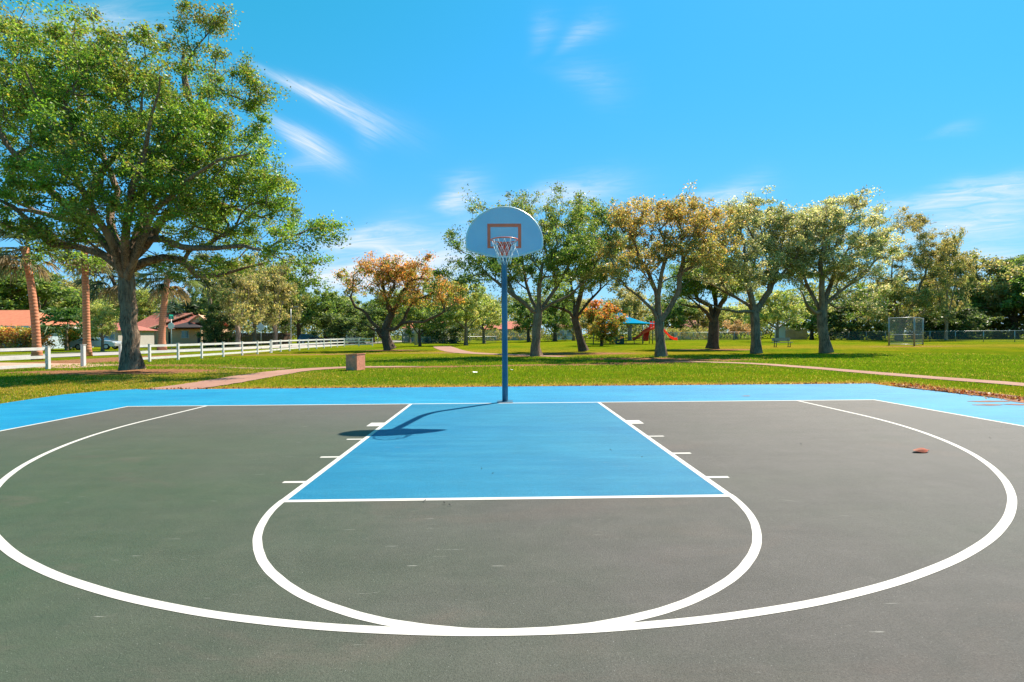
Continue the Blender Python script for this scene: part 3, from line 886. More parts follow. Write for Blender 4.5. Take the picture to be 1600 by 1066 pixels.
# --- the row of park trees
GRN = [(.055, .10, .02), (.075, .125, .025), (.10, .135, .035), (.045, .08, .022)]
PALE = [(.16, .17, .11), (.21, .21, .15), (.11, .135, .06), (.26, .25, .20), (.085, .115, .04)]  # whitish bloom and the pale sheen of the leaves, both put into the colour
GOLD = [(.14, .14, .07), (.20, .145, .06), (.22, .145, .055), (.17, .135, .055), (.26, .16, .06), (.13, .13, .05)]
X = PX(838, 556)
make_tree('park_tree', X.b, X.line([(838, 556), (838, 530), (840, 505), (841, 488)]),
          [X.line([(840, 490), (832, 486), (820, 474), (804, 463), (787, 449), (762, 430), (738, 402)], 0, -1.5), X.line([(841, 488), (829, 466), (822, 443), (816, 400)], 0, 1.5),
           X.line([(841, 488), (843, 443), (850, 395)], 0, -1), X.line([(841, 488), (860, 463), (877, 438), (888, 412), (888, 370)], 0, 1.), X.line([(841, 488), (862, 474), (890, 462), (915, 440), (935, 405)], 0, -2),
           X.line([(804, 463), (790, 430), (770, 385), (760, 350)], -.5, 1)],
          [X.lobe(*a) for a in [(722, 352, 26, 20, -1, .6), (745, 340, 30, 20, 0, .7), (760, 395, 46, 30, -1), (705, 372, 18, 12, -1, .5), (800, 335, 50, 24, 1), (850, 345, 55, 36, 1), (892, 338, 40, 30, 0),
                                (840, 400, 65, 36, 0), (795, 430, 55, 22, 0), (895, 398, 48, 34, -1), (750, 432, 40, 20, -2, .8), (712, 425, 34, 16, -2, .7), (860, 445, 60, 18, 1, .6), (690, 432, 20, 10, -1, .5)]],
          'tall green shade tree behind the hoop pole, crown showing both sides of the backboard', 'tree', M['bark_grey'], GRN, 21, natt=420, per=68, leaf=(.14, .075), clump=.40, R0=.33,
          hi=[(.13, .13, .05), (.07, .11, .03)], zr=(6, 13), group='trees in the park row')
X = PX(912, 549)
make_tree('park_tree', X.b, X.line([(912, 549), (908, 535), (903, 515), (898, 500)]),
          [X.line([(898, 500), (890, 488), (875, 482), (852, 475), (835, 460)], 0, -2), X.line([(898, 500), (906, 465), (912, 430), (922, 395), (930, 360)], 0, 0), X.line([(900, 496), (925, 466), (945, 446), (968, 425)], 0, 1.5),
           X.line([(898, 500), (895, 460), (890, 430), (885, 380)], 0, 2.)],
          [X.lobe(*a) for a in [(930, 350, 38, 36, 0), (958, 380, 34, 46, 1), (945, 430, 36, 26, 0), (905, 330, 36, 20, 2), (955, 335, 20, 16, 0, .6), (890, 430, 40, 26, 1), (975, 440, 22, 16, 1, .6), (870, 460, 26, 14, -2, .6), (920, 400, 40, 40, 0)]],
          'leaning green tree with a twisted stem, just right of the one behind the pole', 'tree', M['bark_dark'], GRN+[(.16, .14, .04)], 22, natt=300, per=80, leaf=(.17, .085), clump=.44, R0=.33,
          group='trees in the park row')
X = PX(1032, 557)
make_tree('park_tree', X.b, X.line([(1033, 557), (1032, 535), (1030, 515), (1029, 503)]),
          [X.line([(1029, 503), (1020, 484), (1000, 465), (980, 450), (965, 430), (952, 402)], 0, -1.), X.line([(1029, 503), (1025, 455), (1015, 430), (1000, 400), (990, 365)], 0, 1.5), X.line([(1029, 503), (1031, 445), (1038, 410), (1042, 365)], 0, -1.),
           X.line([(1030, 503), (1050, 475), (1061, 455), (1062, 430), (1068, 402), (1085, 380), (1102, 360)], 0, 0), X.line([(1062, 440), (1085, 415), (1110, 395)], 0, -1)],
          [X.lobe(*a) for a in [(1040, 345, 70, 34, 0), (990, 350, 42, 32, 0), (960, 392, 26, 40, -1), (1090, 348, 42, 36, 0), (1122, 340, 28, 24, 1, .7), (1020, 395, 65, 40, 1), (1080, 398, 46, 30, -1), (972, 432, 28, 22, -1, .6), (1040, 322, 45, 16, 0, .8), (1112, 388, 28, 26, 0, .8), (1010, 432, 50, 16, 1, .5)]],
          'tree with golden brown top and forked trunk in front of the playground canopy', 'tree', M['bark_grey'], [(.10, .125, .045), (.14, .15, .06), (.08, .10, .03), (.16, .14, .06)], 23, natt=420, per=60, leaf=(.14, .075), clump=.38, R0=.31,
          hi=GOLD, zr=(3.5, 8.8), group='trees in the park row')
X = PX(1113, 545)
make_tree('park_tree', X.b, X.line([(1113, 545), (1114, 525), (1115, 505)]),
          [X.line([(1115, 505), (1104, 488), (1094, 480), (1076, 478), (1058, 474)], 0, -1.5), X.line([(1115, 505), (1110, 478), (1090, 468), (1068, 466), (1050, 456)], 0, 1), X.line([(1115, 505), (1118, 470), (1112, 430)], 0, 1), X.line([(1115, 505), (1126, 475), (1140, 450), (1160, 430)], 0, -1)],
          [X.lobe(*a) for a in [(1110, 440, 52, 26, 0), (1078, 448, 36, 20, 0), (1145, 440, 36, 26, 0), (1058, 460, 24, 12, 0, .6), (1120, 410, 46, 24, 1), (1085, 425, 40, 24, 1)]],
          'dark oak with low level limbs, between the golden-topped tree and the pale one', 'tree', M['bark_dark'], GRN, 24, natt=280, per=80, leaf=(.19, .095), clump=.5, R0=.52, group='trees in the park row')
X = PX(1181, 552)
make_tree('park_tree', X.b, X.line([(1182, 552), (1181, 530), (1180, 508), (1179, 488)]),
          [X.line([(1179, 489), (1165, 486), (1148, 487), (1125, 483), (1102, 472), (1082, 462)], 0, -2), X.line([(1179, 489), (1168, 476), (1150, 465), (1128, 454), (1100, 440), (1086, 422)], 0, 1), X.line([(1179, 488), (1170, 450), (1165, 420), (1163, 380)], 0, -1),
           X.line([(1179, 490), (1195, 465), (1206, 445), (1216, 418), (1222, 380)], 0, 1.), X.line([(1206, 445), (1225, 425), (1245, 400)], .6, -1)],
          [X.lobe(*a) for a in [(1150, 360, 42, 36, 0), (1190, 350, 46, 36, 1), (1212, 330, 36, 20, 0), (1230, 370, 42, 40, 0), (1170, 410, 58, 36, -1), (1220, 418, 44, 30, 0), (1120, 408, 36, 32, 0), (1242, 348, 28, 28, 1, .7), (1152, 328, 28, 16, 0, .6), (1102, 420, 28, 24, 1, .7), (1160, 440, 50, 16, 1, .5)]],
          'broad pale green tree with a split trunk just left of the metal bench', 'tree', M['bark_grey'], PALE, 25, natt=460, per=68, leaf=(.145, .078), clump=.38, R0=.34, rtip=.012, hi=[(.25, .24, .18), (.17, .18, .11), (.11, .13, .06)], zr=(4, 12), group='trees in the park row')
X = PX(1290, 551)
make_tree('park_tree', X.b, X.line([(1291, 551), (1288, 530), (1285, 508), (1284, 488)]),
          [X.line([(1284, 492), (1274, 489), (1262, 478), (1255, 460), (1244, 446)], 0, -1.5), X.line([(1284, 488), (1270, 462), (1262, 448), (1252, 420)], 0, 1), X.line([(1284, 488), (1284, 445), (1282, 410), (1290, 370)], 0, -1), X.line([(1284, 488), (1294, 455), (1305, 425), (1325, 390)], 0, 1.), X.line([(1290, 470), (1320, 450), (1345, 435), (1365, 410)], 0, -1)],
          [X.lobe(*a) for a in [(1290, 345, 56, 36, 0), (1330, 345, 46, 36, 1), (1260, 388, 52, 40, 0), (1312, 388, 56, 42, -1), (1348, 392, 40, 36, 0), (1290, 428, 60, 22, 0), (1338, 440, 40, 28, 0), (1368, 362, 22, 28, 1, .6), (1300, 320, 40, 14, 0, .7), (1355, 478, 20, 18, 0, .6), (1328, 478, 26, 14, 0, .6), (1240, 400, 34, 34, 0), (1262, 350, 30, 24, 1, .8)]],
          'wide tree with silvery tint over green leaves right of the metal bench', 'tree', M['bark_grey'], PALE+[(.09, .15, .03)], 26, natt=520, per=70, leaf=(.145, .078), clump=.38, R0=.37, hi=[(.28, .27, .21), (.18, .19, .12), (.21, .20, .15)], zr=(3.5, 12), group='trees in the park row')

# --- twisted orange leaved tree by the fence end
X = PX(608, 547)
make_tree('flame_tree', X.b, X.line([(609, 547), (606, 538), (603, 528)]),
          [X.line([(603, 528), (591, 513), (580, 503), (572, 490), (555, 480), (548, 465), (552, 448), (566, 438)], 0, -1.5), X.line([(603, 526), (604, 508), (612, 490), (605, 470), (590, 446), (572, 436)], 0, 1), X.line([(604, 522), (618, 514), (628, 505), (642, 503), (662, 504), (690, 490), (712, 476)], 0, -1),
           X.line([(612, 490), (622, 472), (636, 450), (655, 435)], .5, 2), X.line([(603, 528), (590, 518), (575, 510), (560, 505)], 0, -2), X.line([(628, 505), (640, 480), (660, 460)], -.4, 1.5)],
          [X.lobe(*a) for a in [(556, 438, 44, 20, 0, .6), (528, 460, 22, 16, 0, .55), (720, 470, 24, 12, 0, .6), (615, 418, 60, 12, 0, .8), (600, 425, 38, 14, 0, .9), (640, 430, 44, 18, 0), (672, 450, 36, 18, 0), (590, 462, 38, 14, 0, .6), (640, 468, 45, 14, 0), (700, 462, 32, 13, 0, .8), (550, 478, 18, 8, 0, .3), (690, 440, 25, 14, 1, .8)]],
          'low twisted tree with rusty orange top, half bare, at the white fence end', 'tree', M['bark_dark'], [(.07, .11, .02), (.13, .14, .03), (.20, .13, .035), (.22, .12, .07), (.09, .12, .03)], 31, natt=300, per=42, leaf=(.22, .11), clump=.5, R0=.52, rtip=.018,
          hi=[(.30, .105, .03), (.25, .11, .045), (.22, .135, .075), (.20, .14, .10), (.16, .13, .06)], zr=(4.6, 9.2), wob=.13)

# --- broad tree behind the backstop
X = PX(1404, 532)
make_tree('park_tree', X.b, X.line([(1404, 532), (1406, 520), (1408, 508)]),
          [X.line([(1408, 508), (1418, 490), (1430, 470), (1440, 440)], 0, -1), X.line([(1408, 508), (1425, 498), (1445, 485), (1460, 470)], 0, 2), X.line([(1408, 508), (1400, 480), (1392, 450), (1395, 400)], 0, 0)],
          [X.lobe(*a) for a in [(1398, 352, 36, 22, 0, .7), (1440, 382, 34, 34, 0), (1392, 420, 46, 36, 0), (1442, 430, 40, 34, 0), (1420, 470, 56, 28, 0), (1464, 388, 20, 10, 0, .6), (1475, 408, 14, 8, 0, .5), (1380, 480, 40, 26, 0)]],
          'big olive green tree with spreading pale limbs directly behind the wire backstop', 'tree', M['bark_grey'], [(.085, .10, .03), (.12, .12, .045), (.06, .085, .025), (.15, .13, .06)], 27, natt=440, per=80, leaf=(.25, .13), clump=.66, R0=.55, step=.9,
          hi=[(.17, .14, .08), (.13, .12, .05)], zr=(8, 20), group='trees along the park edge')

# --- stock of background trees (built once, copied with their own size)
def ell(x, y, z, rx, ry, rz, w=1.): return (x, y, z, rx, ry, rz, w)
def proto(name, cat, label, bark, cols, seed, lobes, fork, limbs, **k):
    return make_tree(name, (0, 0, -.03), [(0, 0, 0), (.05, .03, fork*.5), (.1, 0, fork)], limbs, lobes, label, cat, bark, cols, seed, group='trees along the park edge', **k)
pr = {}
pr['A'] = proto('background_tree', 'tree', 'x', M['bark_dark'], [(0.051, 0.095, 0.025), (0.080, 0.121, 0.031), (0.109, 0.142, 0.042), (0.043, 0.074, 0.028)], 41,
                [ell(0, 0, 6.5, 4.2, 4.2, 3.0), ell(-2.5, .5, 5, 2.4, 2.4, 2.2), ell(2.6, -.5, 5.2, 2.4, 2.4, 2.4), ell(.5, 0, 8.6, 2, 2, 1.3, .7), ell(-3.2, 0, 3.4, 1.4, 1.4, 1.2, .6), ell(3.4, 0, 3.2, 1.3, 1.3, 1.2, .6)], 2.2,
                [[(.1, 0, 2.2), (-1.5, .3, 4), (-2.6, .3, 5.5)], [(.1, 0, 2.2), (1.6, -.2, 4), (2.5, -.3, 5.5)], [(.1, 0, 2.2), (.2, .2, 5), (.4, 0, 8)]], natt=170, per=60, leaf=(.36, .19), clump=.62, R0=.36, rtip=.02, step=.8)
pr['B'] = proto('background_tree', 'tree', 'x', M['bark_pink'], [(0.131, 0.135, 0.063), (0.174, 0.162, 0.084), (0.094, 0.115, 0.042), (0.203, 0.176, 0.105)], 42,
                [ell(0, 0, 7.6, 2.6, 2.6, 2.2), ell(-2.3, .3, 6, 1.8, 1.8, 2.2), ell(2.3, -.4, 6.3, 2, 2, 2.3), ell(-1.2, 0, 3.6, 1.6, 1.6, 1.6, .6), ell(2.2, 0, 3.4, 1.5, 1.5, 1.6, .6), ell(.8, 0, 9.2, 1.2, 1.2, .9, .6), ell(-3.6, 0, 4.6, 1., 1., 1.2, .5), ell(3.8, 0, 5, 1., 1., 1.4, .5)], 1.6,
                [[(.1, 0, 1.6), (-1, .2, 3.6), (-2, .3, 6)], [(.1, 0, 1.6), (.9, -.2, 3.6), (2, -.3, 6.2)], [(.1, 0, 1.6), (.2, .1, 5), (.1, 0, 8)]], natt=170, per=52, leaf=(.34, .14), clump=.58, R0=.34, rtip=.02, step=.8)
pr['C'] = proto('background_tree', 'tree', 'x', M['bark_grey'], [(0.203, 0.223, 0.084), (0.145, 0.189, 0.056), (0.261, 0.243, 0.126), (0.116, 0.155, 0.049)], 43,
                [ell(0, 0, 7, 3.6, 3.6, 2.2), ell(-3, .3, 5.6, 1.9, 1.9, 1.7), ell(3, -.3, 5.8, 1.9, 1.9, 1.8), ell(-.8, 0, 8.8, 1.7, 1.7, .9, .7), ell(3.6, .4, 4, 1.2, 1.2, .9, .6), ell(-3.8, 0, 4, 1, 1, .9, .6), ell(0, 0, 4.6, 2.4, 2.4, 1, .5)], 2.4,
                [[(.1, 0, 2.4), (-1.6, .3, 3.8), (-3, .3, 5.4)], [(.1, 0, 2.4), (1.5, -.2, 3.8), (3, -.3, 5.4)], [(.1, 0, 2.4), (.3, .2, 5), (-.4, 0, 8)]], natt=170, per=46, leaf=(.34, .17), clump=.58, R0=.30, rtip=.02, step=.8)
pr['D'] = proto('background_bush', 'bush', 'x', M['bark_dark'], [(0.041, 0.068, 0.031), (0.065, 0.095, 0.035), (0.029, 0.054, 0.028), (0.087, 0.115, 0.042)], 44,
                [ell(0, 0, 5.4, 3.4, 3.4, 3.4), ell(-2.8, .3, 3.6, 2, 2, 3.0), ell(2.8, -.3, 3.8, 2, 2, 3.2), ell(0, 0, 2, 4., 3, 1.6), ell(.6, 0, 8.4, 1.6, 1.6, 1.4, .7)], .8,
                [[(.1, 0, .8), (-1.6, .3, 3)], [(.1, 0, .8), (1.5, -.2, 3)], [(.1, 0, .8), (.2, .2, 5)]], natt=170, per=66, leaf=(.38, .2), clump=.68, R0=.3, rtip=.02, step=.8)
used = {k: False for k in pr}
BG = [('D', 1338, 446, 120, 92, 'dark blue-green tree mass behind the right fence, just left of the backstop'),
      ('B', 1478, 372, 60, 84, 'feathery olive tree peeking out right of the big one behind the backstop'),
      ('D', 1462, 462, 100, 94, 'dark low tree right beside the backstop, behind the right fence'),
      ('B', 1522, 398, 118, 96, 'open airy tree with flat top behind the right fence'),
      ('A', 1584, 412, 120, 92, 'dense tree near the right picture edge behind the right fence'),
      ('A', 1660, 405, 130, 84, 'tree cut off by the right picture edge'),
      ('D', 1548, 462, 110, 100, 'shadowy undergrowth tree below the flat-topped one at right'),
      ('D', 1500, 478, 80, 88, 'small dark bush behind the right fence between backstop and flat-topped tree'),
      ('C', 1214, 452, 84, 78, 'light yellow-green tree with thin trunk behind the metal bench'),
      ('A', 1268, 474, 70, 96, 'mid green tree behind the silvery tree right of the bench'),
      ('C', 1150, 478, 84, 112, 'hazy far tree left of the split-trunk tree'),
      ('B', 1092, 474, 90, 116, 'far grey-green tree seen under the dark oak'),
      ('A', 1050, 468, 74, 112, 'far tree right of the red slide'),
      ('B', 984, 452, 90, 100, 'tall olive tree behind the blue canopy'),
      ('A', 826, 462, 70, 92, 'dark far tree just right of the hoop pole'),
      ('A', 867, 460, 72, 98, 'dark far tree between the two park trees right of the pole'),
      ('B', 896, 462, 66, 108, 'thin far tree behind the leaning tree'),
      ('C', 728, 440, 96, 66, 'pale silver-green tree with broad trunk left of the hoop pole'),
      ('C', 756, 462, 74, 80, 'small forked pale tree right beside the hoop pole, left of it'),
      ('D', 692, 490, 80, 84, 'black-shaded bush left of the pale silver tree'),
      ('C', 694, 436, 86, 98, 'yellow-green tree behind the orange tree, right side'),
      ('A', 656, 466, 60, 62, 'dark-stemmed tree beside the concrete pole'),
      ('D', 548, 476, 90, 84, 'dark spreading tree left of the orange tree behind the white fence'),
      ('A', 582, 466, 84, 96, 'dark tree directly behind the orange tree'),
      ('A', 508, 456, 84, 88, 'rounded dark tree right of the thin street pole'),
      ('A', 468, 428, 90, 82, 'tall dark tree above the thin street pole'),
      ('B', 430, 408, 90, 72, 'tall olive tree right of the diamond sign'),
      ('B', 372, 402, 100, 64, 'tall grey-green tree with pink twin stems left of the diamond sign'),
      ('D', 342, 470, 56, 66, 'round dark bush beside the brown-roofed house'),
      ('A', 318, 446, 76, 104, 'tree behind the right end of the brown-roofed house'),
      ('C', 226, 452, 82, 112, 'yellowish tree behind the brown-roofed house, left end'),
      ('C', 160, 474, 60, 50, 'small half-bare pinkish tree behind the white posts, left of the oak trunk'),
      ('A', 176, 446, 90, 118, 'far dark tree behind the small half-bare one'),
      ('A', 62, 418, 130, 88, 'large olive tree above the orange-roofed house'),
      ('A', -20, 405, 130, 80, 'tree behind the orange-roofed house at the left picture edge'),
      ('B', 398, 410, 76, 76, 'olive tree just above the diamond sign'),
      ('A', 446, 425, 72, 90, 'far green tree between the diamond sign and the thin lamp pole'),
      ('C', 534, 462, 76, 104, 'pale far tree left of the twisted orange tree'),
      ('A', 606, 462, 80, 110, 'far green tree peeking through the twisted orange tree'),
      ('C', 640, 452, 60, 90, 'yellow-green tree above the concrete pole'),
      ('B', 120, 440, 90, 100, 'far tree between the two left palm trunks')]
rs = np.random.RandomState(77)
for (k, px, top, wd, d, lab) in BG:
    Y = d+CAM[1]
    p = atY(px, 530, Y); t = atY(px, top, Y)
    p[2] = -.03
    h = t[2]; wm = wd*d/FPX
    sx = wm/9.2*rs.uniform(.96, 1.04); sz = h/9.8
    if not used[k]:
        used[k] = True; o = pr[k]; o.location = [float(v) for v in p]; o.scale = (sx, sx, sz); o.rotation_euler = (0, 0, rs.uniform(-.4, .4)); o['label'] = lab
    else:
        copy_thing(pr[k], p, rs.uniform(0, 6.28), (sx, sx*rs.uniform(.9, 1.1), sz), lab)

def small_tree(px, py, name, label, cols, hi, lob, seed, R0=.16, bark='bark_dark', per=70, natt=110, leaf=(.26, .13)):
    X = PX(px, py)
    make_tree(name, X.b, X.line([(px, py), (px, py-9), (px+.5, py-17)]), [], [X.lobe(*a) for a in lob], label, 'tree', M[bark], cols, seed, natt=natt, per=per, leaf=leaf, clump=.45, R0=R0, rtip=.015, hi=hi, zr=(2.2, 5.5), step=.6)
small_tree(940, 540, 'flame_tree', 'small round tree with bright orange-red top left of the blue canopy', [(.07, .10, .02), (.10, .11, .03), (.16, .11, .03)], [(.38, .09, .03), (.30, .13, .035), (.16, .12, .04)],
           [(938, 497, 32, 21, 0), (919, 508, 20, 14, 0), (956, 509, 18, 15, 0), (938, 484, 20, 9, 0), (938, 515, 30, 9, 0)], 51)
small_tree(1147, 531, 'flowering_bush', 'rounded rust-pink bush in front of the far wall, seen between trunks', [(.20, .125, .085), (.16, .125, .08), (.22, .15, .11)], None,
           [(1144, 512, 24, 9, 0), (1160, 516, 14, 7, 0)], 52, per=60, natt=60)

# hedge in front of the left house
def hedge(x0, x1, y0, y1, h, label, cols, n, seed, name='hedge'):
    rs = np.random.RandomState(seed)
    base = np.array(((x0+x1)/2, (y0+y1)/2, -.03))
    nc = n//40; c = np.stack([rs.uniform(x0-base[0], x1-base[0], nc), rs.uniform(y0-base[1], y1-base[1], nc), h*rs.uniform(.05, 1, nc)**.8], 1)
    cid = np.repeat(np.arange(nc), 40); pos = c[cid]+rs.normal(size=(len(cid), 3))*.22
    o = leaves(name, pos, .24, .12, palette(pos, cid, rs, cols), None, rs)
    o.location = [float(v) for v in base]
    return tag(o, label, 'hedge')

a, c = atY(-60, 530, 41), atY(84, 530, 43)
hedge(a[0], c[0], 41, 43, 2.3, 'red and green leafy hedge in front of the orange-roofed house', [(.10, .10, .03), (.20, .07, .03), (.12, .15, .04), (.24, .11, .06), (.28, .20, .05)], 9000, 61)
a, c = atY(96, 530, 46), atY(126, 530, 47)
hedge(a[0], c[0], 46, 47.5, 2.2, 'yellow-orange shrubs beside the second palm trunk from the left', [(.30, .18, .03), (.12, .16, .04), (.34, .12, .03), (.20, .22, .05)], 3600, 62, 'shrub_row')
a, c = atY(1010, 530, 92), atY(1120, 530, 92)
hedge(a[0], c[0], 92, 94, 2.4, 'low mixed shrubs along the far boundary right of the slides', [(.12, .14, .05), (.22, .16, .06), (.08, .11, .04), (.20, .18, .10)], 6000, 63, 'shrub_row')
a, c = atY(700, 530, 96), atY(905, 530, 96)
hedge(a[0], c[0], 96, 99, 2.2, 'low dull shrubs along the far boundary behind the hoop pole', [(.10, .11, .05), (.15, .12, .07), (.07, .09, .03)], 8000, 64, 'shrub_row')

# far wood closing the view
rs = np.random.RandomState(5)
nc = 5200; th = np.linspace(-1.2, 1.12, nc)+rs.normal(size=nc)*.004
rad_ = rs.uniform(124, 150, nc)
hh = 10.2+1.8*np.sin(th*9+1)+1.5*np.sin(th*23)+1.2*np.sin(th*51+2)+.8*np.sin(th*117)
c = np.stack([np.sin(th)*rad_, np.cos(th)*rad_, np.maximum(.3, hh*rs.rand(nc)**.75)], 1)
cid = np.repeat(np.arange(nc), 22); pos = c[cid]+rs.normal(size=(len(cid), 3))*np.array([1.1, 1.1, .7])
tag(leaves('far_wood', pos, .75, .42, palette(pos, cid, rs, [(.07, .09, .035), (.10, .11, .05), (.05, .07, .03), (.13, .13, .06)]), None, rs), kind='stuff')

# ------------------------------------------------------------------ palms
def palm_bark():
    m, t = mat_new('palm_bark')
    oc = t.n('ShaderNodeTexCoord').outputs['Object']
    wv = t.n('ShaderNodeTexWave', {'Vector': oc, 'Scale': 1.5, 'Distortion': 1.5, 'Detail': 2}, wave_type='BANDS', bands_direction='Z')
    c = t.mix(wv.outputs[1], (.44, .16, .085), (.56, .23, .13))
    c = t.mix(t.mapr(t.noise(oc, 3.5, 5, .65), .45, .75, 0., .5), c, (.52, .30, .20))
    b = t.n('ShaderNodeBsdfPrincipled', {'Base Color': c, 'Roughness': .9, 'Specular IOR Level': .15})
    bn = t.n('ShaderNodeBump', {'Height': wv.outputs[1], 'Strength': .5, 'Distance': .03}); t.t.links.new(bn.outputs[0], b.inputs['Normal'])
    finish(t, b.outputs[0]); return m
M['palm_bark'] = palm_bark()
def make_palm(name, base, h, r, label, lean=(0, 0), seed=1, crown=1., cols=((.07, .10, .035), (.10, .13, .05), (.05, .08, .03), (.16, .16, .09)), nf=58, bark='palm_bark', low=-1.0, group='fan palms with reddish trunks'):
    rs = np.random.RandomState(seed)
    root = thing(name, base, label, 'palm tree', group)
    b = MB(); pts, rr = [], []
    for i in range(15):
        f = i/14; pts.append((lean[0]*f*f, lean[1]*f*f, h*f)); rr.append(r*(1.45-.42*min(1, f*7) - .22*f + (.30 if f > .94 else 0)))
    b.tube(pts, rr, 14); b.build('trunk', M[bark], root)
    top = np.array([lean[0], lean[1], h])
    V, Q, Cc = [], [], []
    def quad(a, b_, wv, col):
        d = b_-a; s = np.cross(d, rs.normal(size=3)); s /= np.linalg.norm(s)+1e-9; s *= wv
        n = len(V)*4; V.append(np.array([a-s*.5, a+s*.5, b_+s*.12, b_-s*.12])); Q.append([n, n+1, n+2, n+3]); Cc.append(np.repeat([col], 4, 0))
    for f in range(nf):
        az = f*2.4+rs.uniform(-.2, .2); el = rs.uniform(low, 1.25)
        dead = el < -.35 and rs.rand() < .6
        col = np.array((.24, .17, .10) if dead else cols[rs.randint(len(cols))])*rs.uniform(.8, 1.25)
        d = np.array([math.cos(az)*math.cos(el), math.sin(az)*math.cos(el), math.sin(el)])
        L = crown*rs.uniform(.9, 1.25)
        p1 = top+d*L+np.array([0, 0, -.10*L])
        quad(top+d*.15, p1, .05, col*.9)
        s = np.cross(d, [0, 0, 1]); s /= np.linalg.norm(s)+1e-9; u = np.cross(s, d)
        for k in range(15):
            a = (k-7)/7*1.45
            e = d*math.cos(a)+s*math.sin(a)+u*rs.uniform(-.14, .14)
            l1 = crown*rs.uniform(.62, .8)
            m_ = p1+e*l1*.6+np.array([0, 0, -.06*crown]); q = p1+e*l1*1.05+np.array([0, 0, -crown*rs.uniform(.18, .45)])
            quad(p1, m_, .11*crown, col*rs.uniform(.85, 1.15)); quad(m_, q, .075*crown, col*rs.uniform(.85, 1.15))
    np_mesh('crown', np.concatenate(V), np.array(Q), M['leaf'], root, col=np.clip(np.concatenate(Cc)*1.3, 0, 1))
    return root
def palm_at(px, py, ytop, r, label, lpx=0, **k):
    p = G(px, py); p[2] = -.03
    t = atY(px+lpx, ytop, p[1])
    return make_palm('palm_tree', p, t[2], r, label, (t[0]-p[0], 0), **k)
palm_at(58, 562, 385, .215, 'leftmost palm with a smooth reddish trunk, behind the three-rail fence', -20, seed=1, crown=1.15)
palm_at(136, 556, 388, .235, 'palm with reddish trunk between the two lone white posts', -4, seed=2, crown=1.15)
palm_at(253, 547, 428, .33, 'palm with reddish trunk in front of the brown-roofed house', 10, seed=3, crown=1.7)
palm_at(200, 545, 432, .22, 'dark palm whose trunk hides behind the big oak trunk', -26, bark='bark_dark', seed=4, crown=1.9, cols=((.05, .075, .04), (.07, .09, .05), (.12, .12, .08)))
palm_at(330, 541, 425, .3, 'palm with pale pink trunk at the right end of the brown-roofed house', -5, seed=5, crown=2., bark='bark_pink')
p = atY(104, 530, 44); p[2] = -.03
make_palm('palm_tree', p, 2.4, .14, 'short bushy green palm beside the orange-roofed house', seed=6, crown=1.7, cols=((.06, .12, .03), (.09, .16, .04), (.04, .08, .03)), nf=44, low=-.2, bark='bark_grey', group='short green palms near the houses')
p = atY(288, 530, 92); p[2] = -.03
make_palm('palm_tree', p, 5.0, .25, 'bluish fan palm rising behind the brown-roofed house', seed=7, crown=3.2, cols=((.05, .09, .06), (.07, .11, .08), (.10, .13, .09)), nf=44, low=-.2, bark='bark_grey', group='short green palms near the houses')
p = atY(1588, 530, 88); p[2] = -.03
make_palm('palm_tree', p, 13.6, .25, 'far palm whose tuft tops the trees at the right picture edge', seed=8, crown=2.2, bark='bark_grey', group=None)

# ------------------------------------------------------------------ fences
def post_rail(b_root, p, h, wd=.115, nm='post', mat=None, cap=True):
    b = MB(); b.box((p[0]-wd/2, p[1]-wd/2, 0), (p[0]+wd/2, p[1]+wd/2, h), .006)
    if cap:
        b.prism([(p[0]-wd*.62, p[1]-wd*.62, h-.002), (p[0]+wd*.62, p[1]-wd*.62, h-.002), (p[0]+wd*.62, p[1]+wd*.62, h-.002), (p[0]-wd*.62, p[1]+wd*.62, h-.002)], (0, 0, .022))
    return b.build(nm, mat or M['white_paint'], b_root)
def rail(b_root, p, q, z, hh=.13, th=.038):
    p, q = Vector((*p[:2], 0)), Vector((*q[:2], 0)); d = (q-p).normalized(); n = Vector((-d.y, d.x, 0))*th/2
    s, e = p+d*.05, q-d*.05
    b = MB(); b.prism([s-n+Vector((0, 0, z-hh/2)), s+n+Vector((0, 0, z-hh/2)), s+n+Vector((0, 0, z+hh/2)), s-n+Vector((0, 0, z+hh/2))], e-s)
    return b.build('rail', M['white_paint'], b_root)
def rail_fence(pts, zs, h, label, wd=.115, z0=-.03):
    o = np.array([pts[0][0], pts[0][1], z0]); root = thing('rail_fence', o, label, 'fence', 'white rail fences')
    L = [(p[0]-o[0], p[1]-o[1]) for p in pts]
    for p in L: post_rail(root, p, h, wd)
    for a, c in zip(L[:-1], L[1:]):
        for z in zs: rail(root, a, c, z)
    return root
rail_fence([(-20.62, 12.5), (-20.9, 10.2), (-21.1, 7.9), (-21.3, 5.6)], (.20, .56, .93), 1.03, 'white three-rail fence end on the far left, near the leftmost palm', .14)
for y, lab, mt in ((14.35, 'lone round-topped white post between the two fence ends', 'white_paint'),):
    t = thing('bollard_post', (-20.6, y, -.03), lab, 'post')
    post_rail(t, (0, 0), 1.06, .15, 'post', M[mt])
F = [(-20.45, 16.5), (-20.2, 18.3), (-19.9, 20.3), (-19.75, 22.4), (-19.65, 24.7), (-19.6, 27.1), (-19.6, 29.4), (-19.7, 31.8)]
rail_fence(F, (.22, .56, .92), 1.02, 'white rail fence behind the oak trunk, running along the road')
F2 = [(-20.1, 34.6)]+[(-20.3-.02*i, 36.9+2.3*i) for i in range(7)]+[(-20.3, 53.0), (-18.9, 54.6), (-17.4, 55.6)]
F2 = [F[-1]]+F2
F2[0] = (F[-1][0]+.02, F[-1][1]+.16)
rail_fence(F2, (.24, .60, .98), 1.08, 'far white rail fence ending beside the twisted orange tree')

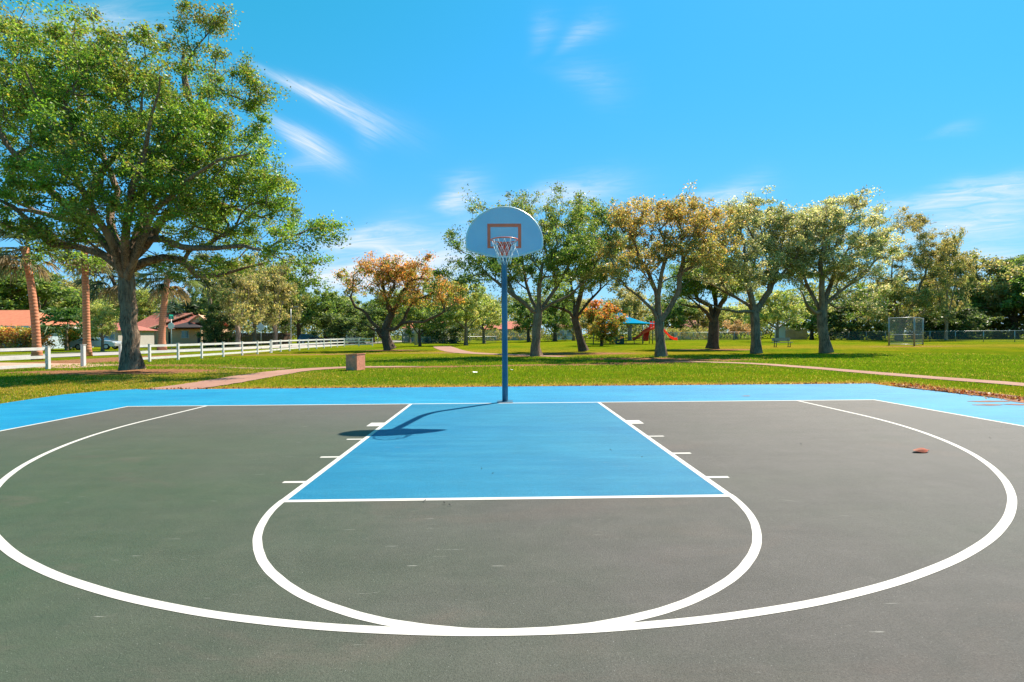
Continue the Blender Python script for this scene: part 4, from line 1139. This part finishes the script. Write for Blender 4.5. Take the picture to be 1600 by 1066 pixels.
def link_fence(A, B, n, h, label, z0=-.03, mesh='chainlink'):
    A, B = np.array(A[:2]), np.array(B[:2]); root = thing('chain_link_fence', (*A, z0), label, 'fence')
    d = B-A; L = np.linalg.norm(d)
    for i in range(n+1):
        p = d*i/n; b = MB(); b.tube([(p[0], p[1], 0), (p[0], p[1], h+.05)], .04, 8); b.build('post', M['galv'], root)
    b = MB(); b.tube([(0, 0, h), (d[0], d[1], h)], .03, 6); b.build('top_rail', M['galv'], root)
    b = MB(); b.poly([(0, 0, .02), (d[0], d[1], .02), (d[0], d[1], h-.02), (0, 0, h-.02)]); b.build('wire_mesh', M[mesh], root)
    return root
link_fence(G(1300, 531), G(1640, 535), 9, 1.5, 'grey chain-link fence along the right side of the field')
link_fence(atY(590, 530, 72), atY(775, 530, 72), 9, 1.1, 'low chain-link fence behind the pale trees left of the hoop pole')
link_fence(atY(1020, 530, 84), atY(1190, 530, 84), 8, 1.6, 'grey chain-link fence on the far boundary, right of the slides')
# brown board fence by the street trees
def board_fence(A, B, h, label, mat='wood_fence'):
    A, B = np.array(A[:2]), np.array(B[:2]); root = thing('board_fence', (*A, -.03), label, 'fence')
    d = B-A; L = np.linalg.norm(d); u = d/L; nn = np.array([-u[1], u[0]])
    b = MB(); n = int(L/.32); r = random.Random(3)
    for i in range(n):
        p, q = u*(i*.32+.01), u*(i*.32+.30); hh = h+r.uniform(-.05, .05)
        b.prism([(p[0], p[1], 0), (q[0], q[1], 0), (q[0], q[1], hh), (p[0], p[1], hh)], (nn[0]*.025, nn[1]*.025, 0))
    b.build('boards', M[mat], root)
    for z in (.4, h-.35):
        b = MB(); b.prism([(nn[0]*-.05, nn[1]*-.05, z), (0, 0, z), (0, 0, z+.09), (nn[0]*-.05, nn[1]*-.05, z+.09)], (d[0], d[1], 0)); b.build('rail', M[mat], root)
    return root
board_fence(atY(338, 530, 62), atY(455, 530, 74), 1.9, 'brown board fence under the street trees behind the diamond sign')
M['wall_grey'] = simple('wall_grey', (.40, .37, .35), .9, var=.15, nscale=.6)
M['wall_pale'] = simple('wall_pale', (.62, .58, .54), .9, var=.1, nscale=.6)
M['wood_grey'] = simple('wood_grey', (.30, .25, .22), .9, var=.25, nscale=1.2)
board_fence(atY(1226, 530, 92), atY(1262, 530, 92), 2.1, 'weathered tan board fence right of the small white shed', 'wood_grey')
board_fence(atY(628, 530, 84), atY(700, 530, 88), 1.8, 'pale board fence behind the concrete pole', 'wood_grey')

# ------------------------------------------------------------------ houses
M['roof_brown'] = simple('roof_brown', (.32, .095, .07), .85, var=.3, nscale=3, bump=.5, bscale=14)
M['roof_dark'] = simple('roof_dark', (.035, .022, .025), .85, var=.3, nscale=3)
M['roof_orange'] = simple('roof_orange', (.50, .15, .075), .85, var=.25, nscale=2.5, bump=.5, bscale=12)
M['roof_red'] = simple('roof_red', (.42, .11, .07), .85, var=.2, nscale=2)
M['fascia_orange'] = simple('fascia_orange', (.70, .32, .20), .7)
M['wall_tan'] = simple('wall_tan', (.66, .40, .26), .9, var=.1)
M['wall_blue'] = simple('wall_blue', (.42, .52, .60), .9, var=.1)
M['window_blue'] = simple('window_blue', (.16, .26, .42), .1, var=.15, spec=.8)
def frame_window(root, x0, x1, z0, z1, y, nm='window'):
    b = MB()
    f = .09
    for a in ((x0-f, z0-f, x1+f, z0), (x0-f, z1, x1+f, z1+f), (x0-f, z0, x0, z1), (x1, z0, x1+f, z1), ((x0+x1)/2-.03, z0, (x0+x1)/2+.03, z1)):
        b.box((a[0], y-.08, a[1]), (a[2], y+.02, a[3]))
    w_ = b.build(nm, M['white_paint'], root)
    b = MB(); b.poly([(x0, y-.03, z0), (x1, y-.03, z0), (x1, y-.03, z1), (x0, y-.03, z1)]); b.build('pane', M['window_blue'], w_)
    return w_
def slab(b, pts, th=.14):
    b.prism(pts, (0, 0, -th))

Yh = 84.; o = atY(270, 530, Yh); o[2] = -.03
hs_ = thing('brown_roof_house', o, 'tan bungalow with brown gabled roofs, behind the big oak trunk', 'house')
b = MB(); b.box((-7.0, .6, 0), (6.6, 8.5, 3.0)); b.build('wall', M['wall_tan'], hs_)
b = MB()
# arched porch front on the left
for x0, x1 in ((-7.2, -6.2), (-4.4, -3.9)): b.box((x0, -.5, 0), (x1, .6, 2.95))
arcv = [(-6.2, 2.95), (-6.2, 1.5)]+[(-5.3-.9*math.cos(a), 1.5+.9*math.sin(a)) for a in np.linspace(0, math.pi, 12)]+[(-4.4, 1.5), (-4.4, 2.95)]
b.prism([(x, -.48, z) for x, z in arcv], (0, .4, 0)); b.build('porch_arch', M['wall_tan'], hs_)
MB().box((-6.1, .5, 0), (-4.5, .59, 2.4)).build('porch_dark_panel', M['roof_dark'], hs_)  # dark panel added behind the arch, shade of the opening as colour
b = MB(); slab(b, [(-8.0, -1.0, 2.95), (-4.0, -1.0, 2.95), (.9, 4.4, 6.05), (-6.3, 4.4, 6.05)]); slab(b, [(-6.3, 4.42, 6.05), (.9, 4.42, 6.05), (.9, 9.2, 3.0), (-8., 9.2, 3.0)])
rf = b.build('roof', M['roof_brown'], hs_)
b = MB(); b.prism([(-4.0, -1.04, 2.82), (-3.85, -1.04, 2.82), (1.05, 4.4, 5.95), (.9, 4.4, 5.95)], (0, 0, .22)); b.build('fascia', M['fascia_orange'], rf)
b = MB(); slab(b, [(-3.6, .0, 2.9), (6.9, .0, 2.9), (5.0, 4.8, 5.62), (1.2, 4.8, 5.62)]); slab(b, [(1.2, 4.82, 5.62), (5.0, 4.82, 5.62), (6.9, 9.2, 2.9), (-3., 9.2, 2.9)]); b.build('roof', M['roof_brown'], hs_)
b = MB(); b.prism([(3.1, -.2, 4.05), (5.15, -.2, 5.45), (6.9, -.2, 4.05)], (0, 3., 0)); b.build('gable', M['fascia_orange'], hs_)
b = MB()
b.prism([(2.9, -.5, 4.0), (5.15, -.5, 5.6), (5.15, -.5, 5.42), (3.15, -.5, 4.0)], (0, .28, 0)); b.prism([(7.1, -.5, 4.0), (5.15, -.5, 5.6), (5.15, -.5, 5.42), (6.85, -.5, 4.0)], (0, .28, 0))
b.build('gable_trim', M['fascia_orange'], hs_)
b = MB(); b.prism([(.4, -2.6, 3.0), (7.0, -2.6, 3.0), (7.0, .2, 3.0), (.4, .2, 3.0)], (0, 0, .12))
P4 = [(.4, -2.6, 3.12), (7.0, -2.6, 3.12), (7.0, .2, 3.12), (.4, .2, 3.12)]; ap = (3.1, -.4, 4.15)
for i in range(4): b.poly([P4[i], P4[(i+1) % 4], ap])
b.build('porch_roof', M['roof_dark'], hs_)
for x in (.6, 6.8):
    b = MB(); b.box((x-.12, -2.5, 0), (x+.12, -2.26, 3.0)); b.build('porch_post', M['wall_tan'], hs_)
frame_window(hs_, 1.3, 2.6, 1.2, 2.5, .6); 
b = MB(); b.box((4.3, .5, 0), (5.3, .59, 2.2)); b.build('door', M['black_metal'], hs_)
b = MB(); b.box((-2.8, .5, .0), (-.9, .59, 2.3)); b.build('wall_dark_panel', M['roof_dark'], hs_)  # dark slab on the solid wall, an opening's shade put into colour

Yh = 50.; a, c = atY(-150, 530, Yh), atY(50, 530, Yh)
hs_ = thing('orange_roof_house', ((a[0]+c[0])/2, Yh, -.03), 'pale blue bungalow with orange tiled hip roof at the left picture edge', 'house')
hw = (c[0]-a[0])/2
b = MB(); b.box((-hw+.5, .7, 0), (hw-.5, 9.5, 2.75)); b.build('wall', M['wall_blue'], hs_)
E4 = [(-hw, 0, 2.85), (hw, 0, 2.85), (hw, 10.2, 2.85), (-hw, 10.2, 2.85)]; r1, r2 = (-hw+5, 5.1, 5.0), (hw-5, 5.1, 5.0)
b = MB(); b.poly([E4[0], E4[1], r2, r1]); b.poly([E4[1], E4[2], r2]); b.poly([E4[2], E4[3], r1, r2]); b.poly([E4[3], E4[0], r1]); rf = b.build('roof', M['roof_orange'], hs_)
b = MB()
for p, q in ((0, 1), (1, 2), (2, 3), (3, 0)):
    P_, Q_ = Vector(E4[p]), Vector(E4[q]); d = (Q_-P_).normalized(); n = Vector((d.y, -d.x, 0))*.05
    b.prism([P_-Vector((0, 0, .26)), Q_-Vector((0, 0, .26)), Q_-Vector((0, 0, .01)), P_-Vector((0, 0, .01))], n)
b.build('fascia', M['white_paint'], rf)
for x in (hw-3.6, hw-8.): frame_window(hs_, x-.8, x+.8, 1.0, 2.2, .7)

def far_house(px0, px1, Yh, h, roofh, wall, roof, label, name='far_house'):
    a, c = atY(px0, 530, Yh), atY(px1, 530, Yh); hw = (c[0]-a[0])/2
    t = thing(name, ((a[0]+c[0])/2, Yh, -.03), label, 'house')
    b = MB(); b.box((-hw+.4, .6, 0), (hw-.4, 8, h)); b.build('wall', M[wall], t)
    E = [(-hw, 0, h), (hw, 0, h), (hw, 8.6, h), (-hw, 8.6, h)]; r1, r2 = (-hw+2.5, 4.3, h+roofh), (hw-2.5, 4.3, h+roofh)
    b = MB(); b.poly([E[0], E[1], r2, r1]); b.poly([E[1], E[2], r2]); b.poly([E[2], E[3], r1, r2]); b.poly([E[3], E[0], r1]); b.poly(E[::-1]); b.build('roof', M[roof], t)
    frame_window(t, -hw*.45-.8, -hw*.45+.8, 1., 2.3, .6); frame_window(t, hw*.45-.8, hw*.45+.8, 1., 2.3, .6)
    return t
far_house(752, 828, 106, 2.7, 1.9, 'wall_grey', 'roof_red', 'far grey house with red roof seen just left of the hoop pole')
far_house(1060, 1128, 112, 2.8, 2.0, 'wall_pale', 'roof_brown', 'far pale house with brown roof under the dark oak branches')
far_house(628, 700, 112, 3.2, 2.2, 'wall_pale', 'roof_orange', 'far cream house behind the orange tree and concrete pole')
far_house(868, 900, 112, 3., 2.0, 'wall_pale', 'roof_red', 'far small pale house between trunks right of the hoop pole')
far_house(1310, 1352, 104, 2.5, 1.6, 'wall_pale', 'roof_brown', 'low white house behind the right fence beside the silvery tree trunk')
far_house(118, 184, 62, 2.4, 1.3, 'wall_grey', 'roof_brown', 'low brown-roofed house behind the parked white car')
a = atY(1222, 530, 88); t = thing('garden_shed', (a[0], 88, -.03), 'small white gabled shed on the far boundary behind the metal bench', 'shed')
b = MB(); b.prism([(-.65, 0, 0), (.65, 0, 0), (.65, 0, 2.2), (0, 0, 2.9), (-.65, 0, 2.2)], (0, 1.6, 0)); b.build('wall', M['wall_pale'], t)
b = MB(); b.prism([(-.8, -.1, 2.1), (0, -.1, 2.97), (0, -.1, 3.05), (-.85, -.1, 2.16)], (0, 1.8, 0)); b.prism([(.8, -.1, 2.1), (0.002, -.1, 2.97), (0.002, -.1, 3.05), (.85, -.1, 2.16)], (0, 1.8, 0)); b.build('roof', M['wall_grey'], t)

# ------------------------------------------------------------------ poles and signs
p = G(650, 539); t = tag(MB().tube([(0, 0, 0), (0, 0, 4), (0, 0, 11.5)], [.24, .21, .15], 4).build('utility_pole', M['concrete_pole'], None, (p[0], p[1], -.03)), 'square grey concrete pole beside the orange tree', 'utility pole')
t.rotation_euler = (0, 0, R(42))
p = atY(455, 530, 58); t = thing('street_lamp', (p[0], 58, -.03), 'thin grey lamp pole rising behind the white fence', 'street lamp')
MB().tube([(0, 0, 0), (0, 0, 3), (0, 0, 5.2)], [.07, .055, .045], 10).build('pole', M['galv'], t)
b = MB(); b.tube([(0, 0, 5.15), (.25, 0, 5.38), (.6, 0, 5.42)], .028, 6); b.box((.55, -.09, 5.36), (1.0, .09, 5.47), .02); b.build('lamp_arm', M['galv'], t)
p = atY(408, 530, 44); t = thing('diamond_sign', (p[0], 44, -.03), 'grey back of a diamond warning sign on a post behind the white fence', 'road sign')
MB().tube([(0, 0, 0), (0, 0, 2.55)], .03, 8).build('post', M['galv'], t)
zc = atY(408, 511, 44)[2]+.03; q = .47
MB().prism([(0, -.035, zc-q), (q, -.035, zc), (0, -.035, zc+q), (-q, -.035, zc)], (0, -.012, 0)).build('sign_plate', M['sign_back'], t)
p = atY(268, 530, 47.5); t = thing('stop_sign_post', (p[0], 47.5, -.03), 'stop sign seen from behind with a green street-name plate on top', 'road sign')
zt = atY(268, 497, 47.5)[2]
MB().tube([(0, 0, 0), (0, 0, zt+.2)], .035, 8).build('post', M['sign_white'], t)
zs = atY(268, 509, 47.5)[2]
MB().prism([(.36/math.cos(R(22.5))*math.cos(R(22.5+45*i)), -.04, zs+.36/math.cos(R(22.5))*math.sin(R(22.5+45*i))) for i in range(8)], (0, -.012, 0)).build('sign_plate', M['sign_white'], t)
MB().box((-.30, -.03, zt-.12), (.30, -.012, zt+.22), .004).build('street_name_plate', M['sign_green'], t)
MB().box((-.012, -.33, zt+.24), (.012, .33, zt+.42), .004).build('street_name_plate', M['sign_green'], t)

# ------------------------------------------------------------------ stone block beside the path
g = G(554, 578); t = thing('stone_pedestal', (g[0]-.02, g[1]+.22, -.03), 'squat pinkish stone block with slanted top beside the brick path', 'pedestal', None, R(-20))
b = MB(); b.prism([(-.27, -.29, 0), (.27, -.29, 0), (.27, -.29, .66), (-.27, -.29, .62)], (0, .58, 0))
bmesh.ops.bevel(b.bm, geom=b.bm.edges[:], offset=.015, segments=2, affect='EDGES')
blk = b.build('block', M['stone_pink'], t)
b = MB(); b.prism([(-.285, -.305, .622), (.285, -.305, .662), (.285, -.305, .70), (-.285, -.305, .66)], (0, .61, 0)); b.build('top_slab', M['stone_pink'], t)
b = MB(); b.box((-.285, -.10, .10), (-.268, .10, .36), .004); b.build('recess_plate', M['dirt'], t)
b = MB(); b.box((.07, -.30, .53), (.17, -.288, .60), .003); b.build('plaque', M['metal_plate'], t)

# ------------------------------------------------------------------ bench
g = G(1222, 542); t = thing('park_bench', (g[0], g[1], -.03), 'grey metal bench standing alone on the sunny lawn', 'bench', None, R(3))
MB().box((-1.02, -.22, .44), (1.02, .18, .485), .008).build('seat', M['bench_metal'], t)
b = MB(); b.box((-.95, .16, .60), (.95, .20, .93), .008); b.build('backrest', M['bench_metal'], t)
for s in (-1, 1):
    b = MB(); x = s*.72
    b.tube([(x, -.20, .44), (x, -.18, .0)], .035, 8); b.tube([(x, .10, .44), (x, .16, .0)], .035, 8); b.tube([(x, .13, .40), (x, .18, .90)], .03, 8); b.tube([(x, -.24, .02), (x, .24, .02)], .03, 8)
    b.build('leg', M['black_metal'], t)

# ------------------------------------------------------------------ wire backstop
g1, g2, g3 = G(1389, 539.5), G(1428.5, 540.3), G(1442, 538.3)
t = thing('backstop', (g1[0], g1[1], -.03), 'small wire mesh ball backstop standing on the lawn at right', 'backstop')
loc = [Vector((g[0]-g1[0], g[1]-g1[1], 0)) for g in (g1, g2, g3)]
hb = 2.9
for l in loc: MB().tube([l, l+Vector((0, 0, hb+.05))], .075, 10).build('post', M['metal_plate'], t)
for A, B in ((0, 1), (1, 2)):
    for z in (.15, 1.15, hb): MB().tube([loc[A]+Vector((0, 0, z)), loc[B]+Vector((0, 0, z))], .03 if z < hb else .045, 8).build('rail', M['galv'], t)
    MB().poly([loc[A]+Vector((0, 0, .2)), loc[B]+Vector((0, 0, .2)), loc[B]+Vector((0, 0, hb)), loc[A]+Vector((0, 0, hb))]).build('wire_mesh', M['chainlink_dense'], t)

# ------------------------------------------------------------------ playground
Yp = 58.; k = (Yp-CAM[1])/FPX
def pp_(px, py, dy=0): return atY(px, py, Yp+dy)
o = pp_(975, 537); o[2] = -.03
t = thing('shade_canopy', o, 'blue fabric shade canopy over the playground', 'shade canopy')
pk = pp_(968, 488)-o; er = pp_(1016, 507)-o; zE = er[2]; hwx = er[0]
cs = [(-hwx, -3.2, zE), (hwx, -3.2, zE), (hwx, 3.4, zE), (-hwx, 3.4, zE)]; top = (pk[0], 0, pk[2])
b = MB()
for i in range(4):
    A, B = Vector(cs[i]), Vector(cs[(i+1) % 4]); T_ = Vector(top); rows = []
    for r_ in range(6):
        f = r_/5; row = []
        for c_ in range(7):
            g_ = c_/6; p_ = (A*(1-g_)+B*g_)*(1-f)+T_*f
            sag = .38*math.sin(math.pi*min(1, f*1.0))*(.5+.5*abs(2*g_-1))+ .22*(1-f)*math.sin(math.pi*g_)*-.6
            row.append(b.bm.verts.new((p_.x, p_.y, p_.z-sag)))
        rows.append(row)
    for r_ in range(5):
        for c_ in range(6): b.bm.faces.new([rows[r_][c_], rows[r_][c_+1], rows[r_+1][c_+1], rows[r_+1][c_]])
b.build('canopy', M['canopy_blue'], t)
for (x, y, z) in cs:
    MB().tube([(x*.99, y, 0), (x*.99, y, z)], .09, 10).build('post', M['galv'], t)
t = thing('play_structure', (o[0], o[1]-.6, -.03), 'playground set with red slides under the blue canopy', 'play structure')
def chute(pts, wdt, name='slide'):
    b = MB(); prev = None
    for i, p in enumerate(pts):
        p = Vector(p); d = (Vector(pts[min(i+1, len(pts)-1)])-Vector(pts[max(0, i-1)])); d.z = 0; d.normalize(); n = Vector((-d.y, d.x, 0))
        prof = [(-wdt, .28), (-wdt*.92, .05), (-wdt*.6, 0), (wdt*.6, 0), (wdt*.92, .05), (wdt, .28), (wdt*1.12, .27), (wdt*1.02, -.04), (wdt*.6, -.10), (-wdt*.6, -.10), (-wdt*1.02, -.04), (-wdt*1.12, .27)]
        ring = [b.bm.verts.new(p+n*a+Vector((0, 0, z))) for a, z in prof]
        if prev:
            for j in range(12): b.bm.faces.new([prev[j], prev[(j+1) % 12], ring[(j+1) % 12], ring[j]])
        prev = ring
    return b.build(name, M['slide_red'], t)
def L_(px, py, dy=0): return tuple(pp_(px, py, dy)-np.array([o[0], o[1]-.6, -.03]))
chute([L_(1030, 509, -1), L_(1034, 512, -1), L_(1040, 520, -1.2), L_(1047, 527.5, -1.4), L_(1053, 530.5, -1.5), L_(1058, 531, -1.6)], .36)
chute([L_(1024, 511, -1.), L_(1016, 515, -1.6), L_(1010, 518, -2.2), L_(1003, 522, -2.4), L_(997, 528, -2.2), L_(990, 531, -1.8)], .36)
chute([L_(1012, 516, -1.0), L_(1010, 523, -1.9), L_(1009, 530, -2.6), L_(1009, 532, -3.1)], .32)
zd = L_(1027, 513)[2]
x0, x1 = L_(1014, 513)[0], L_(1032, 513)[0]
MB().box((x0, -.9, zd-.1), (x1, .7, zd)).build('deck', M['play_green'], t)
for x in (x0+.05, x1-.05):
    for y in (-.85, .65): MB().tube([(x, y, 0), (x, y, zd+1.1)], .06, 8).build('post', M['play_green'], t)
MB().box((x0+.1, .62, zd+.1), (x1-.1, .68, zd+.95)).build('panel', M['slide_red'], t)
b = MB(); b.box((L_(962, 530)[0], .4, 0), (L_(975, 530)[0], 1.4, 1.3), .05); b.build('climbing_block', M['play_green'], t)
# black railing round the playground
A, B = pp_(902, 530, -2), pp_(1004, 530, -3.4)
t = thing('railing', (A[0], A[1], -.03), 'low black metal railing in front of the playground', 'railing')
d = np.array([B[0]-A[0], B[1]-A[1]]); Lr = np.linalg.norm(d)
for i in range(9):
    p = d*i/8; MB().box((p[0]-.035, p[1]-.035, 0), (p[0]+.035, p[1]+.035, 1.0)).build('post', M['black_metal'], t)
b = MB()
for z in (.15, .55, .92): b.prism([(0, -.02, z-.025), (0, .02, z-.025), (0, .02, z+.025), (0, -.02, z+.025)], (d[0], d[1], 0)).bm
for z in ():
    pass
for i in range(int(Lr/.16)):
    p = d*(i+.5)/int(Lr/.16); b.box((p[0]-.009, p[1]-.009, .13), (p[0]+.009, p[1]+.009, .94))
b.build('bars', M['black_metal'], t)

# ------------------------------------------------------------------ parked cars beyond the fence
def make_car(label, loc, rz, paint, kind='suv'):
    t = thing('parked_car' if kind != 'pickup' else 'pickup_truck', loc, label, 'car' if kind != 'pickup' else 'pickup truck', None, rz)
    if kind == 'suv':
        prof = [(-2.2, .35), (-2.25, .75), (-2.15, 1.05), (-1.85, 1.62), (-1.5, 1.72), (.1, 1.72), (.55, 1.6), (1.15, 1.08), (2.0, .98), (2.25, .8), (2.25, .35)]
        glass = [(-1.75, 1.10), (-1.6, 1.58), (-.75, 1.62), (-.75, 1.10)], [(-.68, 1.10), (-.68, 1.62), (.12, 1.62), (.45, 1.52), (.95, 1.10)]
    elif kind == 'sedan':
        prof = [(-2.25, .35), (-2.3, .85), (-2.1, 1.0), (-1.6, 1.05), (-.95, 1.42), (.15, 1.44), (.95, 1.02), (2.0, .9), (2.25, .7), (2.25, .35)]
        glass = [(-1.4, 1.05), (-.9, 1.36), (-.35, 1.38), (-.35, 1.03)], [(-.28, 1.03), (-.28, 1.38), (.12, 1.38), (.72, 1.03)]
    else:
        prof = [(-2.6, .5), (-2.65, 1.05), (-.6, 1.08), (-.5, 1.78), (.55, 1.8), (1.15, 1.2), (2.35, 1.1), (2.6, .9), (2.6, .5)]
        glass = [(-.4, 1.2), (-.36, 1.68), (.05, 1.7), (.05, 1.2)], [(.12, 1.2), (.12, 1.7), (.5, 1.68), (.95, 1.2)]
    hwid = .88
    b = MB(); b.prism([(x, -hwid, z) for x, z in prof], (0, 2*hwid, 0))
    for v in b.bm.verts:
        if v.co.z > 1.2: v.co.y *= .84
    bmesh.ops.bevel(b.bm, geom=b.bm.edges[:], offset=.05, segments=2, affect='EDGES')
    b.build('body', M[paint], t)
    for s in (-1, 1):
        for gl_ in glass:
            b = MB(); pts = [(x, s*(hwid*(.84 if z > 1.2 else 1.)+.006), z) for x, z in gl_]
            b.poly(pts if s < 0 else pts[::-1]); b.build('side_window', M['glass_dark'], t)
    xs_ = [(x, z) for x, z in prof]
    ia = 6 if kind == 'suv' else 5 if kind == 'sedan' else 4
    (xa, za), (xb, zb) = xs_[ia], xs_[ia+1]
    n = Vector((zb-za, 0, xa-xb)).normalized()*-.012
    if n.x < 0: n = -n
    b = MB(); b.poly([(xa+n.x, -.62, za+n.z-.03), (xa+n.x, .62, za+n.z-.03), (xb+n.x, .74, zb+n.z+.02), (xb+n.x, -.74, zb+n.z+.02)]); b.build('windscreen', M['glass_dark'], t)
    fx = prof[-1][0]
    wb = 1.4 if kind != 'pickup' else 1.7
    for sx in (-1, 1):
        for s in (-1, 1):
            y = s*(hwid-.10)
            b = MB(); b.tube([(sx*wb, y-.12, .34), (sx*wb, y-.09, .34), (sx*wb, y+.09, .34), (sx*wb, y+.12, .34)], [.30, .34, .34, .30], 20); wh = b.build('wheel', M['tyre'], t)
            b = MB(); b.tube([(sx*wb, y-.126, .34), (sx*wb, y+.126, .34)], .2, 14); b.build('hubcap', M['rim_alloy'], wh)
    for s in (-1, 1):
        MB().box((fx-.06, s*.62-.17, .68), (fx+.02, s*.62+.17, .82), .02).build('headlight', M['lamp_glass'], t)
        MB().box((prof[0][0]-.06, s*.68-.1, .8), (prof[0][0]+.04, s*.68+.1, .98), .02).build('tail_light', M['slide_red'], t)
    return t
for px, Y, rz, paint, kind, lab in ((152, 47, 8, 'car_silver', 'sedan', 'silver car parked on the grass behind the lone white post'),
                                    (487, 73, 25, 'car_navy', 'suv', 'dark navy car behind the white fence, right of the thin lamp pole'),
                                    (518, 79, 200, 'car_grey', 'suv', 'grey car behind the white fence, between navy car and white pickup'),
                                    (546, 72, 20, 'car_white', 'pickup', 'white pickup behind the white fence, left of the orange tree')):
    p = atY(px, 530, Y); make_car(lab, (p[0], Y, -.02), R(rz), paint, kind)

# ------------------------------------------------------------------ small litter
def dry_leaf(px, py, L, rz, label, group=None, col='dead_leaf'):
    g = G(px, py); b = MB(); n = 8; rows = []
    for i in range(n+1):
        f = i/n; wd = L*.26*math.sin(math.pi*min(1, f*.94+.04))**.8
        rows.append([b.bm.verts.new((L*(f-.5), s*wd, .004+.045*L/.2*(1-abs(s)**1.5)*math.sin(math.pi*f)+.02*(f-.5)**2*4*L/.2)) for s in (-1, -.5, 0, .5, 1)])
    for i in range(n):
        for j in range(4): b.bm.faces.new([rows[i][j], rows[i][j+1], rows[i+1][j+1], rows[i+1][j]])
    b.tube([(L*.5, 0, .012), (L*.68, .01, .016)], .004, 5)
    o = b.build('fallen_leaf', M[col], None, (g[0], g[1], .006)); o.rotation_euler = (0, 0, rz)
    return tag(o, label, 'leaf', group)
dry_leaf(1438, 707, .2, .15, 'curled red-brown leaf lying alone inside the right three-point line')
for i, (px, py, L) in enumerate([(662, 785, .05), (695, 789, .05), (704, 791, .05), (769, 742, .035), (752, 735, .03), (955, 705, .035), (1003, 716, .035), (438, 645, .06), (1252, 696, .05), (1548, 686, .05)]):
    dry_leaf(px, py, L*.4, i*1.7, 'tiny dark leaf scrap lying on the court surface', 'leaf scraps on the court', 'black_metal')
for i, (px, py, s) in enumerate([(742, 583, .14), (800, 579, .09)]):
    g = G(px, py); b = MB(); r = random.Random(i)
    vs = [[b.bm.verts.new((x*s*.6+r.uniform(-.01, .01), y*s*.5, .035+r.uniform(0, .04))) for x in (-1, -.3, .3, 1)] for y in (-1, 0, 1)]
    for a in range(2):
        for c_ in range(3): b.bm.faces.new([vs[a][c_], vs[a][c_+1], vs[a+1][c_+1], vs[a+1][c_]])
    tag(b.build('paper_scrap', M['paper'], None, (g[0], g[1], -.02)), ['larger crumpled white paper scrap on the grass left of the hoop pole', 'tiny white paper scrap on the grass right of the hoop pole'][i], 'litter')

# leaf chips and mulch along the right edge of the court
rs = np.random.RandomState(12)
n = 2600
y = rs.uniform(-6.5, 3.1, n)
x = 10.62+rs.normal(size=n)*.20+np.maximum(0, 2-y)*.02
sel = rs.rand(n) < .9
x2 = rs.uniform(AP_L, AP_R, 900); y2 = AP_T+np.abs(rs.normal(size=900))*.10-.02
pos = np.concatenate([np.stack([x, y, rs.uniform(.006, .03, n)], 1), np.stack([x2, y2, rs.uniform(0, .02, 900)], 1)])
cid = np.arange(len(pos))
tag(leaves('leaf_litter', pos, .07, .035, palette(pos, cid, rs, [(.17, .045, .02), (.10, .035, .02), (.24, .11, .05), (.30, .20, .11)])*.6, None, rs), kind='stuff')

# ------------------------------------------------------------------ grass blades near the court
rs = np.random.RandomState(21)
def seg_dist(x, y, pts):
    d = np.full(len(x), 9e9)
    for a, c in zip(pts[:-1], pts[1:]):
        a, c = np.array(a[:2]), np.array(c[:2]); v = c-a; L2 = v.dot(v)
        t_ = np.clip(((x-a[0])*v[0]+(y-a[1])*v[1])/L2, 0, 1)
        d = np.minimum(d, np.hypot(x-a[0]-t_*v[0], y-a[1]-t_*v[1]))
    return d
def polyx(L, y): 
    L = sorted(L, key=lambda q: q[1]); return np.interp(y, [q[1] for q in L], [q[0] for q in L])
N = 520000
x = rs.uniform(-24, 30, N); u = rs.rand(N)
y = -5+27*u**1.0
keep = rs.rand(N) < np.clip(1.25-(y-3)/20, .10, 1)
lx, rx = polyx(left, y), polyx(right, y)
keep &= (y > AP_T+.02) | (x < lx-.03) | (x > rx+.28+.12*np.sin(y*2.3))
keep &= np.abs(x) < (y-CAM[1])*1.12+1
for pts_, hw_ in PATHS: keep &= seg_dist(x, y, pts_) > hw_+.05
keep &= dirt_at(x, y) < .45+.3*rs.rand(N)
keep &= (smooth_noise(x, y, 31, 1.1)+smooth_noise(x, y, 32, 2.7)*.6 < .95) | (rs.rand(N) < .25)
keep &= (x > -19.5) | (rs.rand(N) < .5)
x, y = x[keep], y[keep]; n = len(x)
dry = np.clip(dry_at(x, y)+rs.normal(size=n)*.18+.25*(smooth_noise(x, y, 8, 1.3)), 0, 1)
h = rs.uniform(.028, .062, n)*(1-.35*dry)*(1+np.clip((y-8)/20, 0, .5))
az = rs.uniform(0, 6.28, n); wv = rs.uniform(.006, .012, n)*(1+np.clip((y-6)/10, 0, 1.2))
lean = rs.uniform(.1, .8, n); az2 = rs.uniform(0, 6.28, n)
bx = np.stack([np.cos(az), np.sin(az), np.zeros(n)], 1)*wv[:, None]
p0 = np.stack([x, y, np.full(n, -.035)], 1)
tip = p0+np.stack([np.cos(az2)*lean*h, np.sin(az2)*lean*h, h+.005], 1)
V = np.stack([p0-bx, p0+bx, tip], 1).reshape(-1, 3)
green = np.array([(.14, .25, .012), (.20, .30, .014), (.11, .20, .015), (.24, .31, .02)])[rs.randint(4, size=n)]
straw = np.array([(.56, .38, .10), (.46, .31, .08), (.62, .44, .15)])[rs.randint(3, size=n)]
cc = np.where((rs.rand(n) < dry)[:, None], straw, green)*rs.uniform(.75, 1.25, (n, 1))
tag(np_mesh('grass', V, np.arange(3*n).reshape(n, 3), M['grassblade'], None, col=np.repeat(cc, 3, 0)), kind='stuff')
print('blades', n)
